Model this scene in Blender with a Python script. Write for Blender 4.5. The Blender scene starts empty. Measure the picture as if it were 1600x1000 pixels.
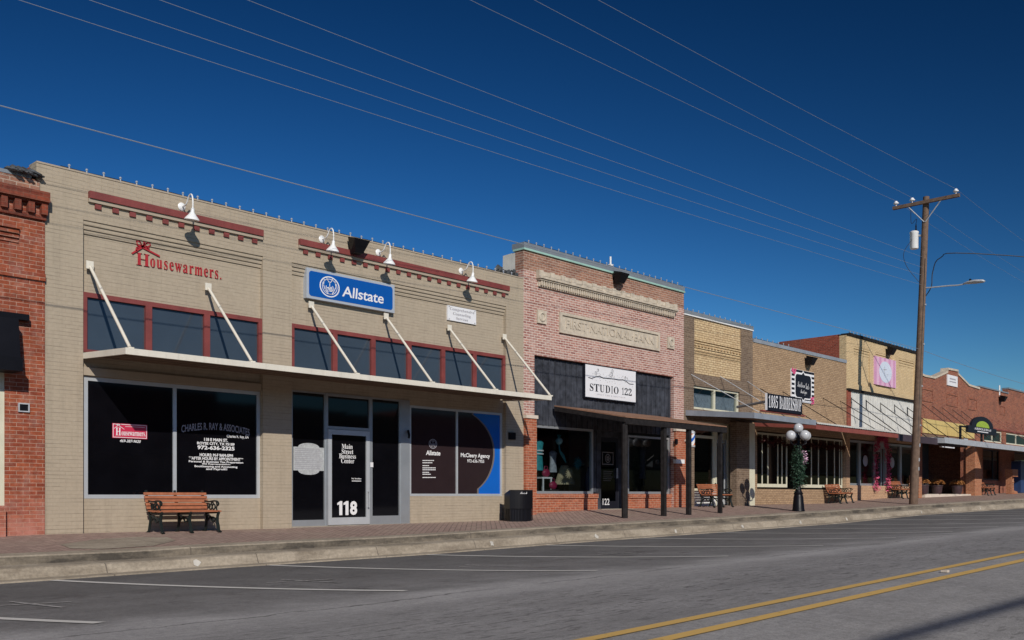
import bpy, math, random
from mathutils import Vector
R = math.radians
scene = bpy.context.scene
# ---------------------------------------------------------------- camera, sky, sun
F, VX, HY = 1520.0, 1430.0, 774.0            # focal length, street vanishing point and horizon (photo pixels)
N = math.hypot(F, VX); CF, SF = F/N, VX/N
D = 17.3                                     # camera to facade line
H = 1.2                                      # camera height
cd = bpy.data.cameras.new('camera'); cam = bpy.data.objects.new('camera', cd)
scene.collection.objects.link(cam); scene.camera = cam
cam.location = (0, -D, H); cam.rotation_euler = (R(90), 0, -math.atan2(F, VX))
cd.sensor_width = 36; cd.lens = F/1600*36; cd.shift_y = (HY-500)/1600
cd.clip_start = .1; cd.clip_end = 3000
SUND = Vector((-.57, -1, .65)).normalized()
world = bpy.data.worlds.new('World'); scene.world = world; world.use_nodes = True
wt = world.node_tree; wt.nodes.clear()
sky = wt.nodes.new('ShaderNodeTexSky'); sky.sky_type = 'NISHITA'; sky.sun_disc = False
sky.sun_elevation = math.asin(SUND.z); sky.sun_rotation = math.atan2(SUND.x, SUND.y)
sky.air_density = 1.0; sky.dust_density = .15; sky.ozone_density = 3.5; sky.altitude = 150
# deep polarised blue: contrast up, saturation up a little, darkest at right angles to the sun
gm = wt.nodes.new('ShaderNodeGamma'); gm.inputs[1].default_value = 2.0
hsv = wt.nodes.new('ShaderNodeHueSaturation'); hsv.inputs['Saturation'].default_value = 1.06; hsv.inputs['Value'].default_value = .155; hsv.inputs['Hue'].default_value = .494
tcw = wt.nodes.new('ShaderNodeTexCoord'); dt = wt.nodes.new('ShaderNodeVectorMath'); dt.operation = 'DOT_PRODUCT'; dt.inputs[1].default_value = SUND
sq = wt.nodes.new('ShaderNodeMath'); sq.operation = 'MULTIPLY'; pol = wt.nodes.new('ShaderNodeMath'); pol.operation = 'MULTIPLY_ADD'; pol.inputs[1].default_value = .6*.09; pol.inputs[2].default_value = .4*.09
bg = wt.nodes.new('ShaderNodeBackground'); wo = wt.nodes.new('ShaderNodeOutputWorld'); L_ = wt.links.new
L_(sky.outputs[0], gm.inputs[0]); L_(gm.outputs[0], hsv.inputs['Color']); L_(hsv.outputs[0], bg.inputs[0])
L_(tcw.outputs['Generated'], dt.inputs[0]); L_(dt.outputs['Value'], sq.inputs[0]); L_(dt.outputs['Value'], sq.inputs[1]); L_(sq.outputs[0], pol.inputs[0]); L_(pol.outputs[0], bg.inputs[1]); L_(bg.outputs[0], wo.inputs[0])
sl = bpy.data.lights.new('sun', 'SUN'); sl.energy = 3.7; sl.angle = R(.5); sl.color = (1, .93, .84)
so = bpy.data.objects.new('sun', sl); scene.collection.objects.link(so)
so.rotation_euler = SUND.to_track_quat('Z', 'Y').to_euler(); so.location = (0, 0, 30)
scene.view_settings.view_transform = 'Standard'; scene.view_settings.look = 'None'
scene.view_settings.exposure = 0; scene.view_settings.gamma = 1

# ---------------------------------------------------------------- measuring helpers (street frame: x along the shops, t out from the facade)
def dep(x, t=0): return D*N/(2230-x)*(D-t)/D
def S(x, t=0): return (dep(x) - SF*D)/CF*(D-t)/D
def Z(x, y, t=0): return H + (HY-y)*dep(x, t)/F
def lerp(tab, s):
    if s <= tab[0][0]: return tab[0][1]
    for (a, b), (c, d) in zip(tab, tab[1:]):
        if s <= c: return b + (d-b)*(s-a)/(c-a)
    (a, b), (c, d) = tab[-2:]
    return d + .012*(s-c)
WALLT = [(S(x), Z(x, y)) for x, y in ((0,838),(70,835),(435,826),(543,822),(640,818),(785,813.5),(832,803),(900,798),(1067,792),(1175,789),(1291,786.4),(1344,781.6),(1390,778),(1436,777),(1513,773.8),(1600,768.5))]
KT = [(S(x,3.47), Z(x,y,3.47)) for x, y in ((0,870),(216,861),(320,854),(640,838),(880,823),(1120,810.5),(1300,799),(1430,790),(1600,780))]
KB = [(S(x,3.9), Z(x,y,3.9)) for x, y in ((0,908),(320,886),(640,865.5),(880,847),(1120,830),(1300,817),(1430,804),(1600,793))]
CR = [(-20,.2+.0),(4.3,.373),(5.7,.4),(12.8,.535),(22,.64),(48,.98)]
def gw(s): return lerp(WALLT, s)
def walk(s, t): return gw(s) + (lerp(KT, s)-gw(s))*max(t,0)/3.47
def road(s, t):
    kb, c = lerp(KB, s)-.015, lerp(CR, s)
    u = max(0, 1-abs(t-13.9)/9.75)
    return kb + (c-kb)*(u**2.2 if u < .9 else u**2.2-.5*(u-.9)**2*6)
def ground(s, t): return walk(s, t) if t < 3.47 else (lerp(KT, s)-.115 if t < 3.9 else road(s, t))

# ---------------------------------------------------------------- mesh builder
class MB:
    def __init__(s): s.v = []; s.f = []; s.mi = []
    def add(s, vs, fs, m=0):
        o = len(s.v); s.v += [tuple(v) for v in vs]; s.f += [tuple(i+o for i in f) for f in fs]; s.mi += [m]*len(fs); return s
    def box(s, a, b, t0, t1, z0, z1, m=0):
        y0, y1 = sorted((-t0, -t1)); a, b = sorted((a, b)); z0, z1 = sorted((z0, z1))
        v = [(x, y, z) for z in (z0, z1) for y in (y0, y1) for x in (a, b)]
        return s.add(v, [(0,2,3,1),(4,5,7,6),(0,1,5,4),(1,3,7,5),(3,2,6,7),(2,0,4,6)], m)
    def hexa(s, v, m=0):
        return s.add(v, [(0,2,3,1),(4,5,7,6),(0,1,5,4),(1,3,7,5),(3,2,6,7),(2,0,4,6)], m)
    def prism(s, poly, t0, t1, m=0):          # poly of (s, z) extruded between t0 and t1
        n = len(poly); v = [(p[0], -t1, p[1]) for p in poly] + [(p[0], -t0, p[1]) for p in poly]
        f = [tuple(range(n)), tuple(range(2*n-1, n-1, -1))] + [(i, i+n, (i+1) % n + n, (i+1) % n) for i in range(n)]
        return s.add(v, f, m)
    def grid(s, a, b, z0, z1, tf, tb, holes=(), m=0):   # wall slab with rectangular openings, no inner faces
        xs = sorted({a, b, *[min(max(h[i], a), b) for h in holes for i in (0, 1)]})
        zs = sorted({z0, z1, *[min(max(h[i], z0), z1) for h in holes for i in (2, 3)]})
        xs = [x for i, x in enumerate(xs) if i == 0 or x-xs[i-1] > 1e-5]; zs = [x for i, x in enumerate(zs) if i == 0 or x-zs[i-1] > 1e-5]
        def solid(i, j):
            if not (0 <= i < len(xs)-1 and 0 <= j < len(zs)-1): return False
            cx, cz = (xs[i]+xs[i+1])/2, (zs[j]+zs[j+1])/2
            return not any(h[0] < cx < h[1] and h[2] < cz < h[3] for h in holes)
        yf, yb = -tf, -tb
        for i in range(len(xs)-1):
            for j in range(len(zs)-1):
                if not solid(i, j): continue
                p, q, u, w = xs[i], xs[i+1], zs[j], zs[j+1]
                s.add([(p,yf,u),(q,yf,u),(q,yf,w),(p,yf,w)], [(0,1,2,3)], m)
                s.add([(p,yb,u),(q,yb,u),(q,yb,w),(p,yb,w)], [(3,2,1,0)], m)
                if not solid(i-1, j): s.add([(p,yf,u),(p,yf,w),(p,yb,w),(p,yb,u)], [(0,1,2,3)], m)
                if not solid(i+1, j): s.add([(q,yf,u),(q,yb,u),(q,yb,w),(q,yf,w)], [(0,1,2,3)], m)
                if not solid(i, j-1): s.add([(p,yf,u),(p,yb,u),(q,yb,u),(q,yf,u)], [(0,1,2,3)], m)
                if not solid(i, j+1): s.add([(p,yf,w),(q,yf,w),(q,yb,w),(p,yb,w)], [(0,1,2,3)], m)
        return s
    def tube(s, pts, r, n=8, m=0, caps=True, flat=None):
        pts = [Vector(p) for p in pts]; rs = r if isinstance(r, (list, tuple)) else [r]*len(pts)
        vs = []; up = Vector((0, 0, 1)); pa = None
        for i, p in enumerate(pts):
            d = (pts[min(i+1, len(pts)-1)] - pts[max(i-1, 0)]).normalized()
            if pa is None:
                pa = d.cross(up)
                if pa.length < 1e-3: pa = d.cross(Vector((1, 0, 0)))
            pa = (pa - d*pa.dot(d)).normalized(); pb = d.cross(pa)
            for k in range(n):
                a = 2*math.pi*k/n
                o = (pa*math.cos(a) + pb*math.sin(a))*rs[i]
                if flat: o = Vector((o.x*flat[0], o.y*flat[1], o.z*flat[2]))
                vs.append(p + o)
        fs = [(i*n+k, i*n+(k+1) % n, (i+1)*n+(k+1) % n, (i+1)*n+k) for i in range(len(pts)-1) for k in range(n)]
        if caps: fs += [tuple(range(n-1, -1, -1)), tuple(range((len(pts)-1)*n, len(pts)*n))]
        return s.add(vs, fs, m)
    def lathe(s, c, prof, n=16, m=0, axis=None):
        c = Vector(c); q = (Vector(axis).normalized().to_track_quat('Z', 'Y') if axis else None)
        vs = []
        for r, z in prof:
            for k in range(n):
                a = 2*math.pi*k/n; p = Vector((r*math.cos(a), r*math.sin(a), z))
                vs.append(c + (q @ p if q else p))
        L = len(prof)
        fs = [(i*n+k, i*n+(k+1) % n, (i+1)*n+(k+1) % n, (i+1)*n+k) for i in range(L-1) for k in range(n)]
        fs += [tuple(range(n-1, -1, -1)), tuple(range((L-1)*n, L*n))]
        return s.add(vs, fs, m)
    def ball(s, c, r, n=12, sq=(1,1,1), m=0):
        pr = [(max(1e-4, r*math.sin(math.pi*i/n)), -r*math.cos(math.pi*i/n)) for i in range(n+1)]
        o = len(s.v); s.lathe((0,0,0), pr, n+2, m)
        s.v[o:] = [(c[0]+v[0]*sq[0], c[1]+v[1]*sq[1], c[2]+v[2]*sq[2]) for v in s.v[o:]]
        return s
    def build(s, name, mat, parent=None, smooth=False, local=False):
        o0 = Vector((0,0,0))
        if parent is not None and not local:
            p = parent
            while p is not None: o0 = o0 + p.location; p = p.parent
        me = bpy.data.meshes.new(name)
        me.from_pydata([tuple(Vector(v)-o0) for v in s.v], [], s.f)
        for mt in (mat if isinstance(mat, (list, tuple)) else [mat]): me.materials.append(mt)
        me.polygons.foreach_set('material_index', s.mi)
        if smooth: me.polygons.foreach_set('use_smooth', [True]*len(s.f)); 
        me.update()
        ob = bpy.data.objects.new(name, me); scene.collection.objects.link(ob)
        if smooth:
            try: me.set_sharp_from_angle(angle=R(40))
            except Exception: pass
        if parent is not None: ob.parent = parent
        return ob
def smooth_path(p, n=5):
    p = [Vector(q) for q in p]; o = []
    for i in range(len(p)-1):
        a, c = p[i], p[i+1]; pr = p[max(i-1,0)]; nx = p[min(i+2,len(p)-1)]
        for k in range(n):
            u = k/n; o.append(.5*((2*a)+(c-pr)*u+(2*pr-5*a+4*c-nx)*u*u+(3*a-pr-3*c+nx)*u**3))
    return o+[p[-1]]
def tag(o, label, cat, group=None, kind=None):
    if label: o['label'] = label
    if cat: o['category'] = cat
    if group: o['group'] = group
    if kind: o['kind'] = kind
    return o
def thing(name, label, cat, loc, group=None):
    o = bpy.data.objects.new(name, None); scene.collection.objects.link(o); o.location = loc; o.empty_display_size = .2
    return tag(o, label, cat, group)
def copy_tree(o, parent=None):
    c = o.copy(); scene.collection.objects.link(c); c.parent = parent
    for ch in [x for x in scene.objects if x.parent == o]: copy_tree(ch, c)
    return c
def structure(o): o['kind'] = 'structure'; return o

# ---------------------------------------------------------------- materials
def nt(name):
    m = bpy.data.materials.new(name); m.use_nodes = True; t = m.node_tree; t.nodes.clear()
    o = t.nodes.new('ShaderNodeOutputMaterial'); p = t.nodes.new('ShaderNodeBsdfPrincipled'); t.links.new(p.outputs[0], o.inputs[0])
    return m, t, p, o
def nd(t, typ, **kw):
    n = t.nodes.new(typ)
    for k, v in kw.items():
        if k in ('operation', 'blend_type', 'data_type', 'noise_dimensions', 'feature'): setattr(n, k, v)
    return n
def noise(t, vec, scale, detail=4, rough=.6):
    n = t.nodes.new('ShaderNodeTexNoise'); n.inputs['Scale'].default_value = scale; n.inputs['Detail'].default_value = detail
    n.inputs['Roughness'].default_value = rough; t.links.new(vec, n.inputs['Vector']); return n.outputs[0]
def ramp(t, val, stops):
    n = t.nodes.new('ShaderNodeValToRGB'); e = n.color_ramp.elements
    while len(e) < len(stops): e.new(.5)
    for i, (p, c) in enumerate(stops):
        e[i].position = p; e[i].color = (c, c, c, 1) if isinstance(c, (int, float)) else (*c, 1)
    t.links.new(val, n.inputs[0]); return n.outputs[0]
def mix(t, fac, a, b, blend='MIX'):
    n = t.nodes.new('ShaderNodeMix'); n.data_type = 'RGBA'; n.blend_type = blend
    for i, v in ((0, fac), (6, a), (7, b)):
        if isinstance(v, (int, float)): n.inputs[i].default_value = v
        elif isinstance(v, tuple): n.inputs[i].default_value = (*v, 1)
        else: t.links.new(v, n.inputs[i])
    return n.outputs[2]
def math_(t, op, a, b=None, c=None):
    n = t.nodes.new('ShaderNodeMath'); n.operation = op
    for i, v in enumerate((a, b, c)):
        if v is None: continue
        if isinstance(v, (int, float)): n.inputs[i].default_value = v
        else: t.links.new(v, n.inputs[i])
    return n.outputs[0]
def wpos(t):
    g = t.nodes.new('ShaderNodeNewGeometry'); return g.outputs['Position']
def opos(t):
    g = t.nodes.new('ShaderNodeTexCoord'); return g.outputs['Object']
def sep(t, v):
    s = t.nodes.new('ShaderNodeSeparateXYZ'); t.links.new(v, s.inputs[0]); return s.outputs
def comb(t, x, y, z=0):
    c = t.nodes.new('ShaderNodeCombineXYZ')
    for i, v in enumerate((x, y, z)):
        if isinstance(v, (int, float)): c.inputs[i].default_value = v
        else: t.links.new(v, c.inputs[i])
    return c.outputs[0]
def bump(t, p, h, strength=.3, dist=.01):
    b = t.nodes.new('ShaderNodeBump'); b.inputs['Strength'].default_value = strength; b.inputs['Distance'].default_value = dist
    t.links.new(h, b.inputs['Height']); t.links.new(b.outputs[0], p.inputs['Normal'])
def pm(name, col, rough=.6, metal=0, var=.15, scale=3, bmp=0, bscale=40, spec=.5, streak=0):
    m, t, p, o = nt(name); v = opos(t)
    n = noise(t, v, scale, 5)
    lo = tuple(c*(1-var) for c in col); hi = tuple(min(1, c*(1+var)) for c in col)
    c = mix(t, ramp(t, n, [(.3, 0), (.7, 1)]), lo, hi)
    if streak:
        q = sep(t, v); sv = comb(t, math_(t, 'MULTIPLY', q[0], 9), math_(t, 'MULTIPLY', q[1], 9), math_(t, 'MULTIPLY', q[2], .7))
        c = mix(t, math_(t, 'MULTIPLY', ramp(t, noise(t, sv, 1.5, 5), [(.5, 0), (.75, 1)]), streak), c, tuple(x*.45 for x in col))
    t.links.new(c, p.inputs['Base Color'])
    p.inputs['Roughness'].default_value = rough; p.inputs['Metallic'].default_value = metal
    p.inputs['Specular IOR Level'].default_value = spec
    if bmp: bump(t, p, noise(t, v, bscale, 3), bmp, .01)
    return m
def brick(name, c1, c2, mortar, msize=.008, w=.213, h=.0675, dirt=.35, dirtc=(.08,.06,.05), bstr=.6, wash=0, washc=(.7,.62,.55), bias=0, mortfac=1.0, stainlow=None, rain=0, offs=(0, 0), fine=.5, bed=0):
    m, t, p, o = nt(name); g = wpos(t); q = sep(t, g)
    u = math_(t, 'ADD', math_(t, 'ADD', q[0], q[1]), offs[0]); v = comb(t, u, math_(t, 'ADD', q[2], offs[1]))
    wob = t.nodes.new('ShaderNodeTexNoise'); wob.inputs['Scale'].default_value = 2.2; t.links.new(g, wob.inputs['Vector'])
    vm = t.nodes.new('ShaderNodeVectorMath'); vm.operation = 'MULTIPLY_ADD'; t.links.new(wob.outputs[1], vm.inputs[0]); vm.inputs[1].default_value = (.012, .012, 0); t.links.new(v, vm.inputs[2])
    b = t.nodes.new('ShaderNodeTexBrick'); t.links.new(vm.outputs[0], b.inputs['Vector'])
    b.inputs['Scale'].default_value = 1; b.inputs['Brick Width'].default_value = w; b.inputs['Row Height'].default_value = h
    b.inputs['Mortar Size'].default_value = msize; b.inputs['Mortar Smooth'].default_value = .3; b.inputs['Bias'].default_value = bias
    b.inputs['Color1'].default_value = (*c1, 1); b.inputs['Color2'].default_value = (*c2, 1); b.inputs['Mortar'].default_value = (*mortar, 1)
    c = b.outputs[0]
    if mortfac < 1:      # mortar partly hidden by paint or wear: fade the joint by noise
        mid = tuple((a+d)/2 for a, d in zip(c1, c2))
        c = mix(t, ramp(t, noise(t, g, 1.7, 6, .7), [(.42, 0), (.62, 1-mortfac)]), c, mid)
        c = mix(t, .35, c, mid)
    if bed:              # long open bed joints showing through the paint
        fz = math_(t, 'FRACT', math_(t, 'DIVIDE', q[2], h)); ln = ramp(t, fz, [(0, 1), (.10, 1), (.16, 0)])
        sv = comb(t, math_(t, 'MULTIPLY', u, 1.1), math_(t, 'MULTIPLY', math_(t, 'FLOOR', math_(t, 'DIVIDE', q[2], h)), 3.7))
        c = mix(t, math_(t, 'MULTIPLY', math_(t, 'MULTIPLY', ln, ramp(t, noise(t, sv, 1.3, 3, .6), [(.45, 0), (.62, 1)])), bed), c, (.12,.10,.075))
    n1 = noise(t, g, .9, 6, .65); n2 = noise(t, g, 14, 3, .6)
    c = mix(t, math_(t, 'MULTIPLY', ramp(t, n1, [(.48, 0), (.72, 1)]), dirt), c, dirtc)
    c = mix(t, fine, c, ramp(t, n2, [(.25, .25), (.5, .5), (.75, .8)]), 'OVERLAY')
    if rain:
        sv = comb(t, math_(t, 'MULTIPLY', u, 5), math_(t, 'MULTIPLY', q[2], .35)); c = mix(t, math_(t, 'MULTIPLY', ramp(t, noise(t, sv, 1.2, 6, .7), [(.5, 0), (.75, 1)]), rain), c, (.19,.16,.12))
        c = mix(t, math_(t, 'MULTIPLY', ramp(t, noise(t, g, 6.5, 5, .75), [(.66, 0), (.70, 1)]), .45), c, (.47,.42,.34))
    if wash:
        nw = noise(t, g, 3.1, 7, .75)
        c = mix(t, math_(t, 'MULTIPLY', ramp(t, nw, [(.47, 0), (.66, 1)]), wash), c, washc)
    if stainlow:
        z0, z1, sc, amt = stainlow
        f = math_(t, 'SUBTRACT', 1, math_(t, 'DIVIDE', math_(t, 'SUBTRACT', q[2], z0), z1-z0)); 
        f = math_(t, 'MULTIPLY', f, math_(t, 'MULTIPLY', ramp(t, noise(t, g, 4, 6, .7), [(.3, .1), (.6, 1)]), amt))
        cl = t.nodes.new('ShaderNodeClamp'); t.links.new(f, cl.inputs[0]); c = mix(t, cl.outputs[0], c, sc)
    t.links.new(c, p.inputs['Base Color']); p.inputs['Roughness'].default_value = .85; p.inputs['Specular IOR Level'].default_value = .25
    hgt = math_(t, 'ADD', math_(t, 'SUBTRACT', 1, b.outputs['Fac']), math_(t, 'MULTIPLY', n2, .35))
    bump(t, p, hgt, bstr, .008)
    return m
def glass(name, tint=(.55,.6,.62), rough=.02):
    m = bpy.data.materials.new(name); m.use_nodes = True; t = m.node_tree; t.nodes.clear()
    o = t.nodes.new('ShaderNodeOutputMaterial'); a = t.nodes.new('ShaderNodeBsdfTransparent'); a.inputs[0].default_value = (*tint, 1)
    g = t.nodes.new('ShaderNodeBsdfGlossy'); g.inputs['Roughness'].default_value = rough; g.inputs[0].default_value = (1,1,1,1)
    lw = t.nodes.new('ShaderNodeLayerWeight'); lw.inputs[0].default_value = .5
    fr = math_(t, 'ADD', math_(t, 'MULTIPLY', math_(t, 'POWER', lw.outputs['Facing'], 4), .75), .05)
    x = t.nodes.new('ShaderNodeMixShader'); t.links.new(fr, x.inputs[0]); t.links.new(a.outputs[0], x.inputs[1]); t.links.new(g.outputs[0], x.inputs[2]); t.links.new(x.outputs[0], o.inputs[0])
    return m

M = {}
M['paint_brick'] = brick('painted_brick', (.41,.345,.258), (.39,.326,.243), (.34,.282,.21), msize=.006, dirt=.12, dirtc=(.25,.21,.16), bstr=.35, mortfac=.3, fine=.12, bed=.55, rain=.30)
M['paint_plain'] = pm('painted_render', (.37,.31,.235), .8, var=.06, bmp=.15)
M['maroon'] = pm('maroon_paint', (.20,.045,.04), .55, var=.18, bmp=.2, streak=.2)
M['orange_brick'] = brick('orange_red_brick', (.31,.08,.035), (.225,.05,.025), (.42,.25,.18), msize=.0055, dirt=.4, dirtc=(.15,.04,.025), wash=.12, stainlow=(.45,1.3,(.5,.22,.17),.85))
M['cornice_brick'] = brick('weathered_red_brick', (.27,.06,.03), (.21,.045,.025), (.22,.08,.05), dirt=.5, dirtc=(.07,.035,.03))
M['old_brick'] = brick('old_mottled_brick', (.47,.235,.185), (.27,.10,.082), (.60,.49,.42), msize=.0125, dirt=.2, dirtc=(.2,.1,.08), wash=.62, washc=(.56,.43,.37), stainlow=None)
M['old_brick_top'] = brick('old_brown_brick', (.36,.17,.11), (.22,.095,.065), (.42,.32,.25), msize=.01, dirt=.3, dirtc=(.14,.1,.08), wash=.15, washc=(.5,.4,.33))
M['knee_brick'] = brick('orange_knee_wall_brick', (.40,.115,.055), (.30,.08,.04), (.46,.28,.19), msize=.007, dirt=.15, wash=.12, washc=(.6,.42,.35))
M['cream_brick'] = brick('cream_brick', (.62,.47,.28), (.54,.39,.22), (.26,.17,.09), msize=.009, dirt=.15, dirtc=(.3,.22,.13), w=.22, h=.075)
M['brown_brick'] = brick('brown_brick', (.20,.145,.10), (.145,.10,.07), (.26,.2,.15), msize=.008, dirt=.3)
M['tan_brick'] = brick('tan_brick', (.42,.29,.175), (.33,.22,.13), (.22,.15,.10), msize=.009, dirt=.2, dirtc=(.22,.15,.1))
M['pale_brick'] = brick('pale_orange_brick', (.55,.36,.22), (.48,.3,.18), (.3,.2,.14), msize=.008, dirt=.1)
M['stucco_brick'] = brick('yellowed_cream_brick', (.64,.48,.28), (.58,.43,.245), (.4,.3,.17), msize=.006, dirt=.35, dirtc=(.25,.19,.11), fine=.3)
M['side_brick'] = brick('side_wall_red_brick', (.32,.075,.045), (.24,.055,.035), (.3,.14,.1), dirt=.4)
M['far_brick'] = brick('dark_red_brick', (.33,.105,.056), (.20,.06,.036), (.28,.17,.13), msize=.009, dirt=.55, dirtc=(.1,.055,.045), wash=.3, washc=(.42,.19,.10), fine=.8)
M['pillar_brick'] = brick('pillar_orange_brick', (.42,.16,.075), (.34,.12,.06), (.45,.28,.18), msize=.009, dirt=.1)
M['stone'] = pm('cast_stone', (.52,.45,.355), .8, var=.18, scale=6, bmp=.4, bscale=25, streak=.35)
M['white_stone'] = pm('pale_sill_stone', (.62,.54,.45), .8, var=.12)
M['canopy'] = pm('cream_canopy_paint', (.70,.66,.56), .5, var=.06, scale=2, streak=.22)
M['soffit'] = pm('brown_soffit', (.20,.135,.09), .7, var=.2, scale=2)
M['alu'] = pm('aluminium', (.42,.45,.47), .38, .55, var=.08)
M['alu_l'] = pm('light_aluminium', (.60,.63,.65), .35, .4, var=.06)
M['film'] = pm('black_window_film', (.0035,.0035,.005), .05, var=.2, spec=.45)
M['film_brown'] = pm('brown_window_film', (.028,.018,.02), .06, var=.08, spec=.4)
M['upper_pane'] = pm('grey_blue_pane', (.042,.058,.078), .04, var=.12, scale=.7, spec=.6)
M['blue_vinyl'] = pm('blue_vinyl', (.008,.12,.50), .2, var=.03)
M['grey_vinyl'] = pm('grey_vinyl', (.16,.14,.13), .3, var=.05)
M['white_vinyl'] = pm('white_vinyl', (.78,.78,.78), .4, var=.03)
M['dim_vinyl'] = pm('faded_grey_vinyl', (.34,.33,.36), .5, var=.08)
M['sign_blue'] = pm('sign_blue', (.004,.085,.36), .3, var=.03)
M['sign_silver'] = pm('sign_silver_edge', (.46,.50,.55), .4, .2, var=.05)
M['sign_white'] = pm('sign_white', (.76,.76,.77), .45, var=.03)
M['sign_black'] = pm('sign_black', (.012,.013,.02), .4, var=.1, spec=.22)
M['letter_red'] = pm('red_letters', (.40,.022,.03), .45, var=.08)
M['sticker_red'] = pm('red_sticker', (.55,.03,.075), .35, var=.03)
M['white_metal'] = pm('white_enamel', (.78,.79,.78), .3, var=.03)
M['black_metal'] = pm('black_paint_metal', (.006,.006,.008), .4, var=.2, bmp=.1, spec=.22)
M['iron'] = pm('dark_green_black_iron', (.013,.018,.017), .4, var=.25, bmp=.3, bscale=60, spec=.22)
M['bench_wood'] = pm('orange_bench_wood', (.36,.125,.058), .5, var=.22, scale=9, streak=.2)
M['black_wood'] = pm('charcoal_boards', (.045,.049,.060), .6, var=.55, scale=5, streak=.7, bmp=.3, spec=.22)
M['dark_wood'] = pm('dark_weathered_timber', (.017,.015,.015), .75, var=.5, scale=8, bmp=.5, bscale=30, streak=.2, spec=.22)
M['shake'] = pm('brown_roof_felt', (.235,.125,.075), .85, var=.25, scale=5, bmp=.5, bscale=30)
M['grey_coping'] = pm('grey_blue_coping', (.22,.25,.28), .5, .2, var=.12)
M['mint'] = pm('mint_trim', (.32,.52,.45), .5, var=.1)
M['steel_paint'] = pm('grey_painted_steel', (.27,.30,.34), .45, .1, var=.12, streak=.2)
M['bulb'] = pm('grey_bulb_glass', (.34,.37,.41), .2, var=.1)
M['white_ridge'] = pm('white_corrugated_sheet', (.60,.59,.54), .5, var=.12, streak=.35)
M['rust_red'] = pm('oxide_red_fascia', (.24,.065,.05), .6, var=.15, streak=.2)
M['cream_paint'] = pm('cream_paint', (.62,.60,.46), .6, var=.08, streak=.15)
M['yellow_board'] = pm('pale_yellow_board', (.62,.47,.18), .6, var=.08, streak=.25)
M['purple_dark'] = pm('dark_plum_fascia', (.05,.035,.045), .6, var=.2)
M['concrete'] = pm('concrete', (.30,.265,.215), .9, var=.2, scale=2.5, bmp=.3, bscale=50)
M['galv'] = pm('galvanised_steel', (.44,.46,.48), .45, .15, var=.12, scale=8)
M['pole_wood'] = pm('weathered_pole_wood', (.15,.098,.068), .9, var=.3, scale=5, bmp=.6, bscale=30, streak=.55)
M['wire'] = pm('wire_aluminium', (.26,.30,.36), .5, .2, var=.05)
M['black_wire'] = pm('black_cable', (.01,.01,.012), .6, var=.1)
M['porcelain'] = pm('white_porcelain', (.85,.85,.85), .15, var=.03)
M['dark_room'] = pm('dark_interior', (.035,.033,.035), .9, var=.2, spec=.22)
M['roofing'] = pm('grey_roofing', (.12,.12,.12), .9, var=.2)
M['glass'] = glass('shop_glass')
M['dark_glass'] = glass('dark_shop_glass', (.22,.24,.27))
M['aqua'] = pm('aqua_glass', (.30,.60,.62), .2, var=.2)
M['plaque'] = pm('grey_white_plaque', (.42,.44,.44), .5, var=.2, scale=20)
M['globe'] = pm('opal_globe', (.50,.51,.52), .2, var=.03)
M['leaf'] = pm('garland_green', (.02,.055,.03), .6, var=.5, scale=20)
M['leaf_red'] = pm('garland_red', (.10,.02,.02), .6, var=.5, scale=20)
M['pink'] = pm('pink_tinsel', (.65,.10,.22), .4, var=.4, scale=25)
M['pink_l'] = pm('pale_pink_board', (.70,.44,.58), .5, var=.04)
M['pink_m'] = pm('mid_pink_board', (.60,.30,.47), .5, var=.04)
M['ice'] = pm('pale_blue_board', (.60,.66,.76), .5, var=.04)
M['mum'] = pm('orange_brown_mums', (.34,.14,.035), .8, var=.5, scale=30)
M['plum_pot'] = pm('plum_brown_pot', (.055,.03,.035), .5, var=.3)
M['teal'] = pm('teal_cloth', (.03,.30,.33), .7, var=.3, scale=10)
M['berry'] = pm('berry_leather', (.28,.012,.06), .5, var=.25)
M['khaki'] = pm('khaki_cloth', (.42,.36,.22), .8, var=.25, scale=12)
M['grey_cloth'] = pm('pale_grey_cloth', (.35,.38,.42), .8, var=.25, scale=12)
M['lime'] = pm('lime_sign_paint', (.30,.42,.05), .5, var=.3, scale=15)
M['tarp'] = pm('torn_dark_membrane', (.06,.065,.07), .6, var=.7, scale=7, bmp=.6)
M['blue_box'] = pm('blue_machine', (.02,.05,.14), .4, var=.2)
M['barber_blue'] = pm('barber_blue', (.02,.10,.4), .3); M['barber_red'] = pm('barber_red', (.5,.12,.07), .3)
M['grass'] = pm('dry_ground', (.14,.12,.08), .95, var=.3, scale=.5)
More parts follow.
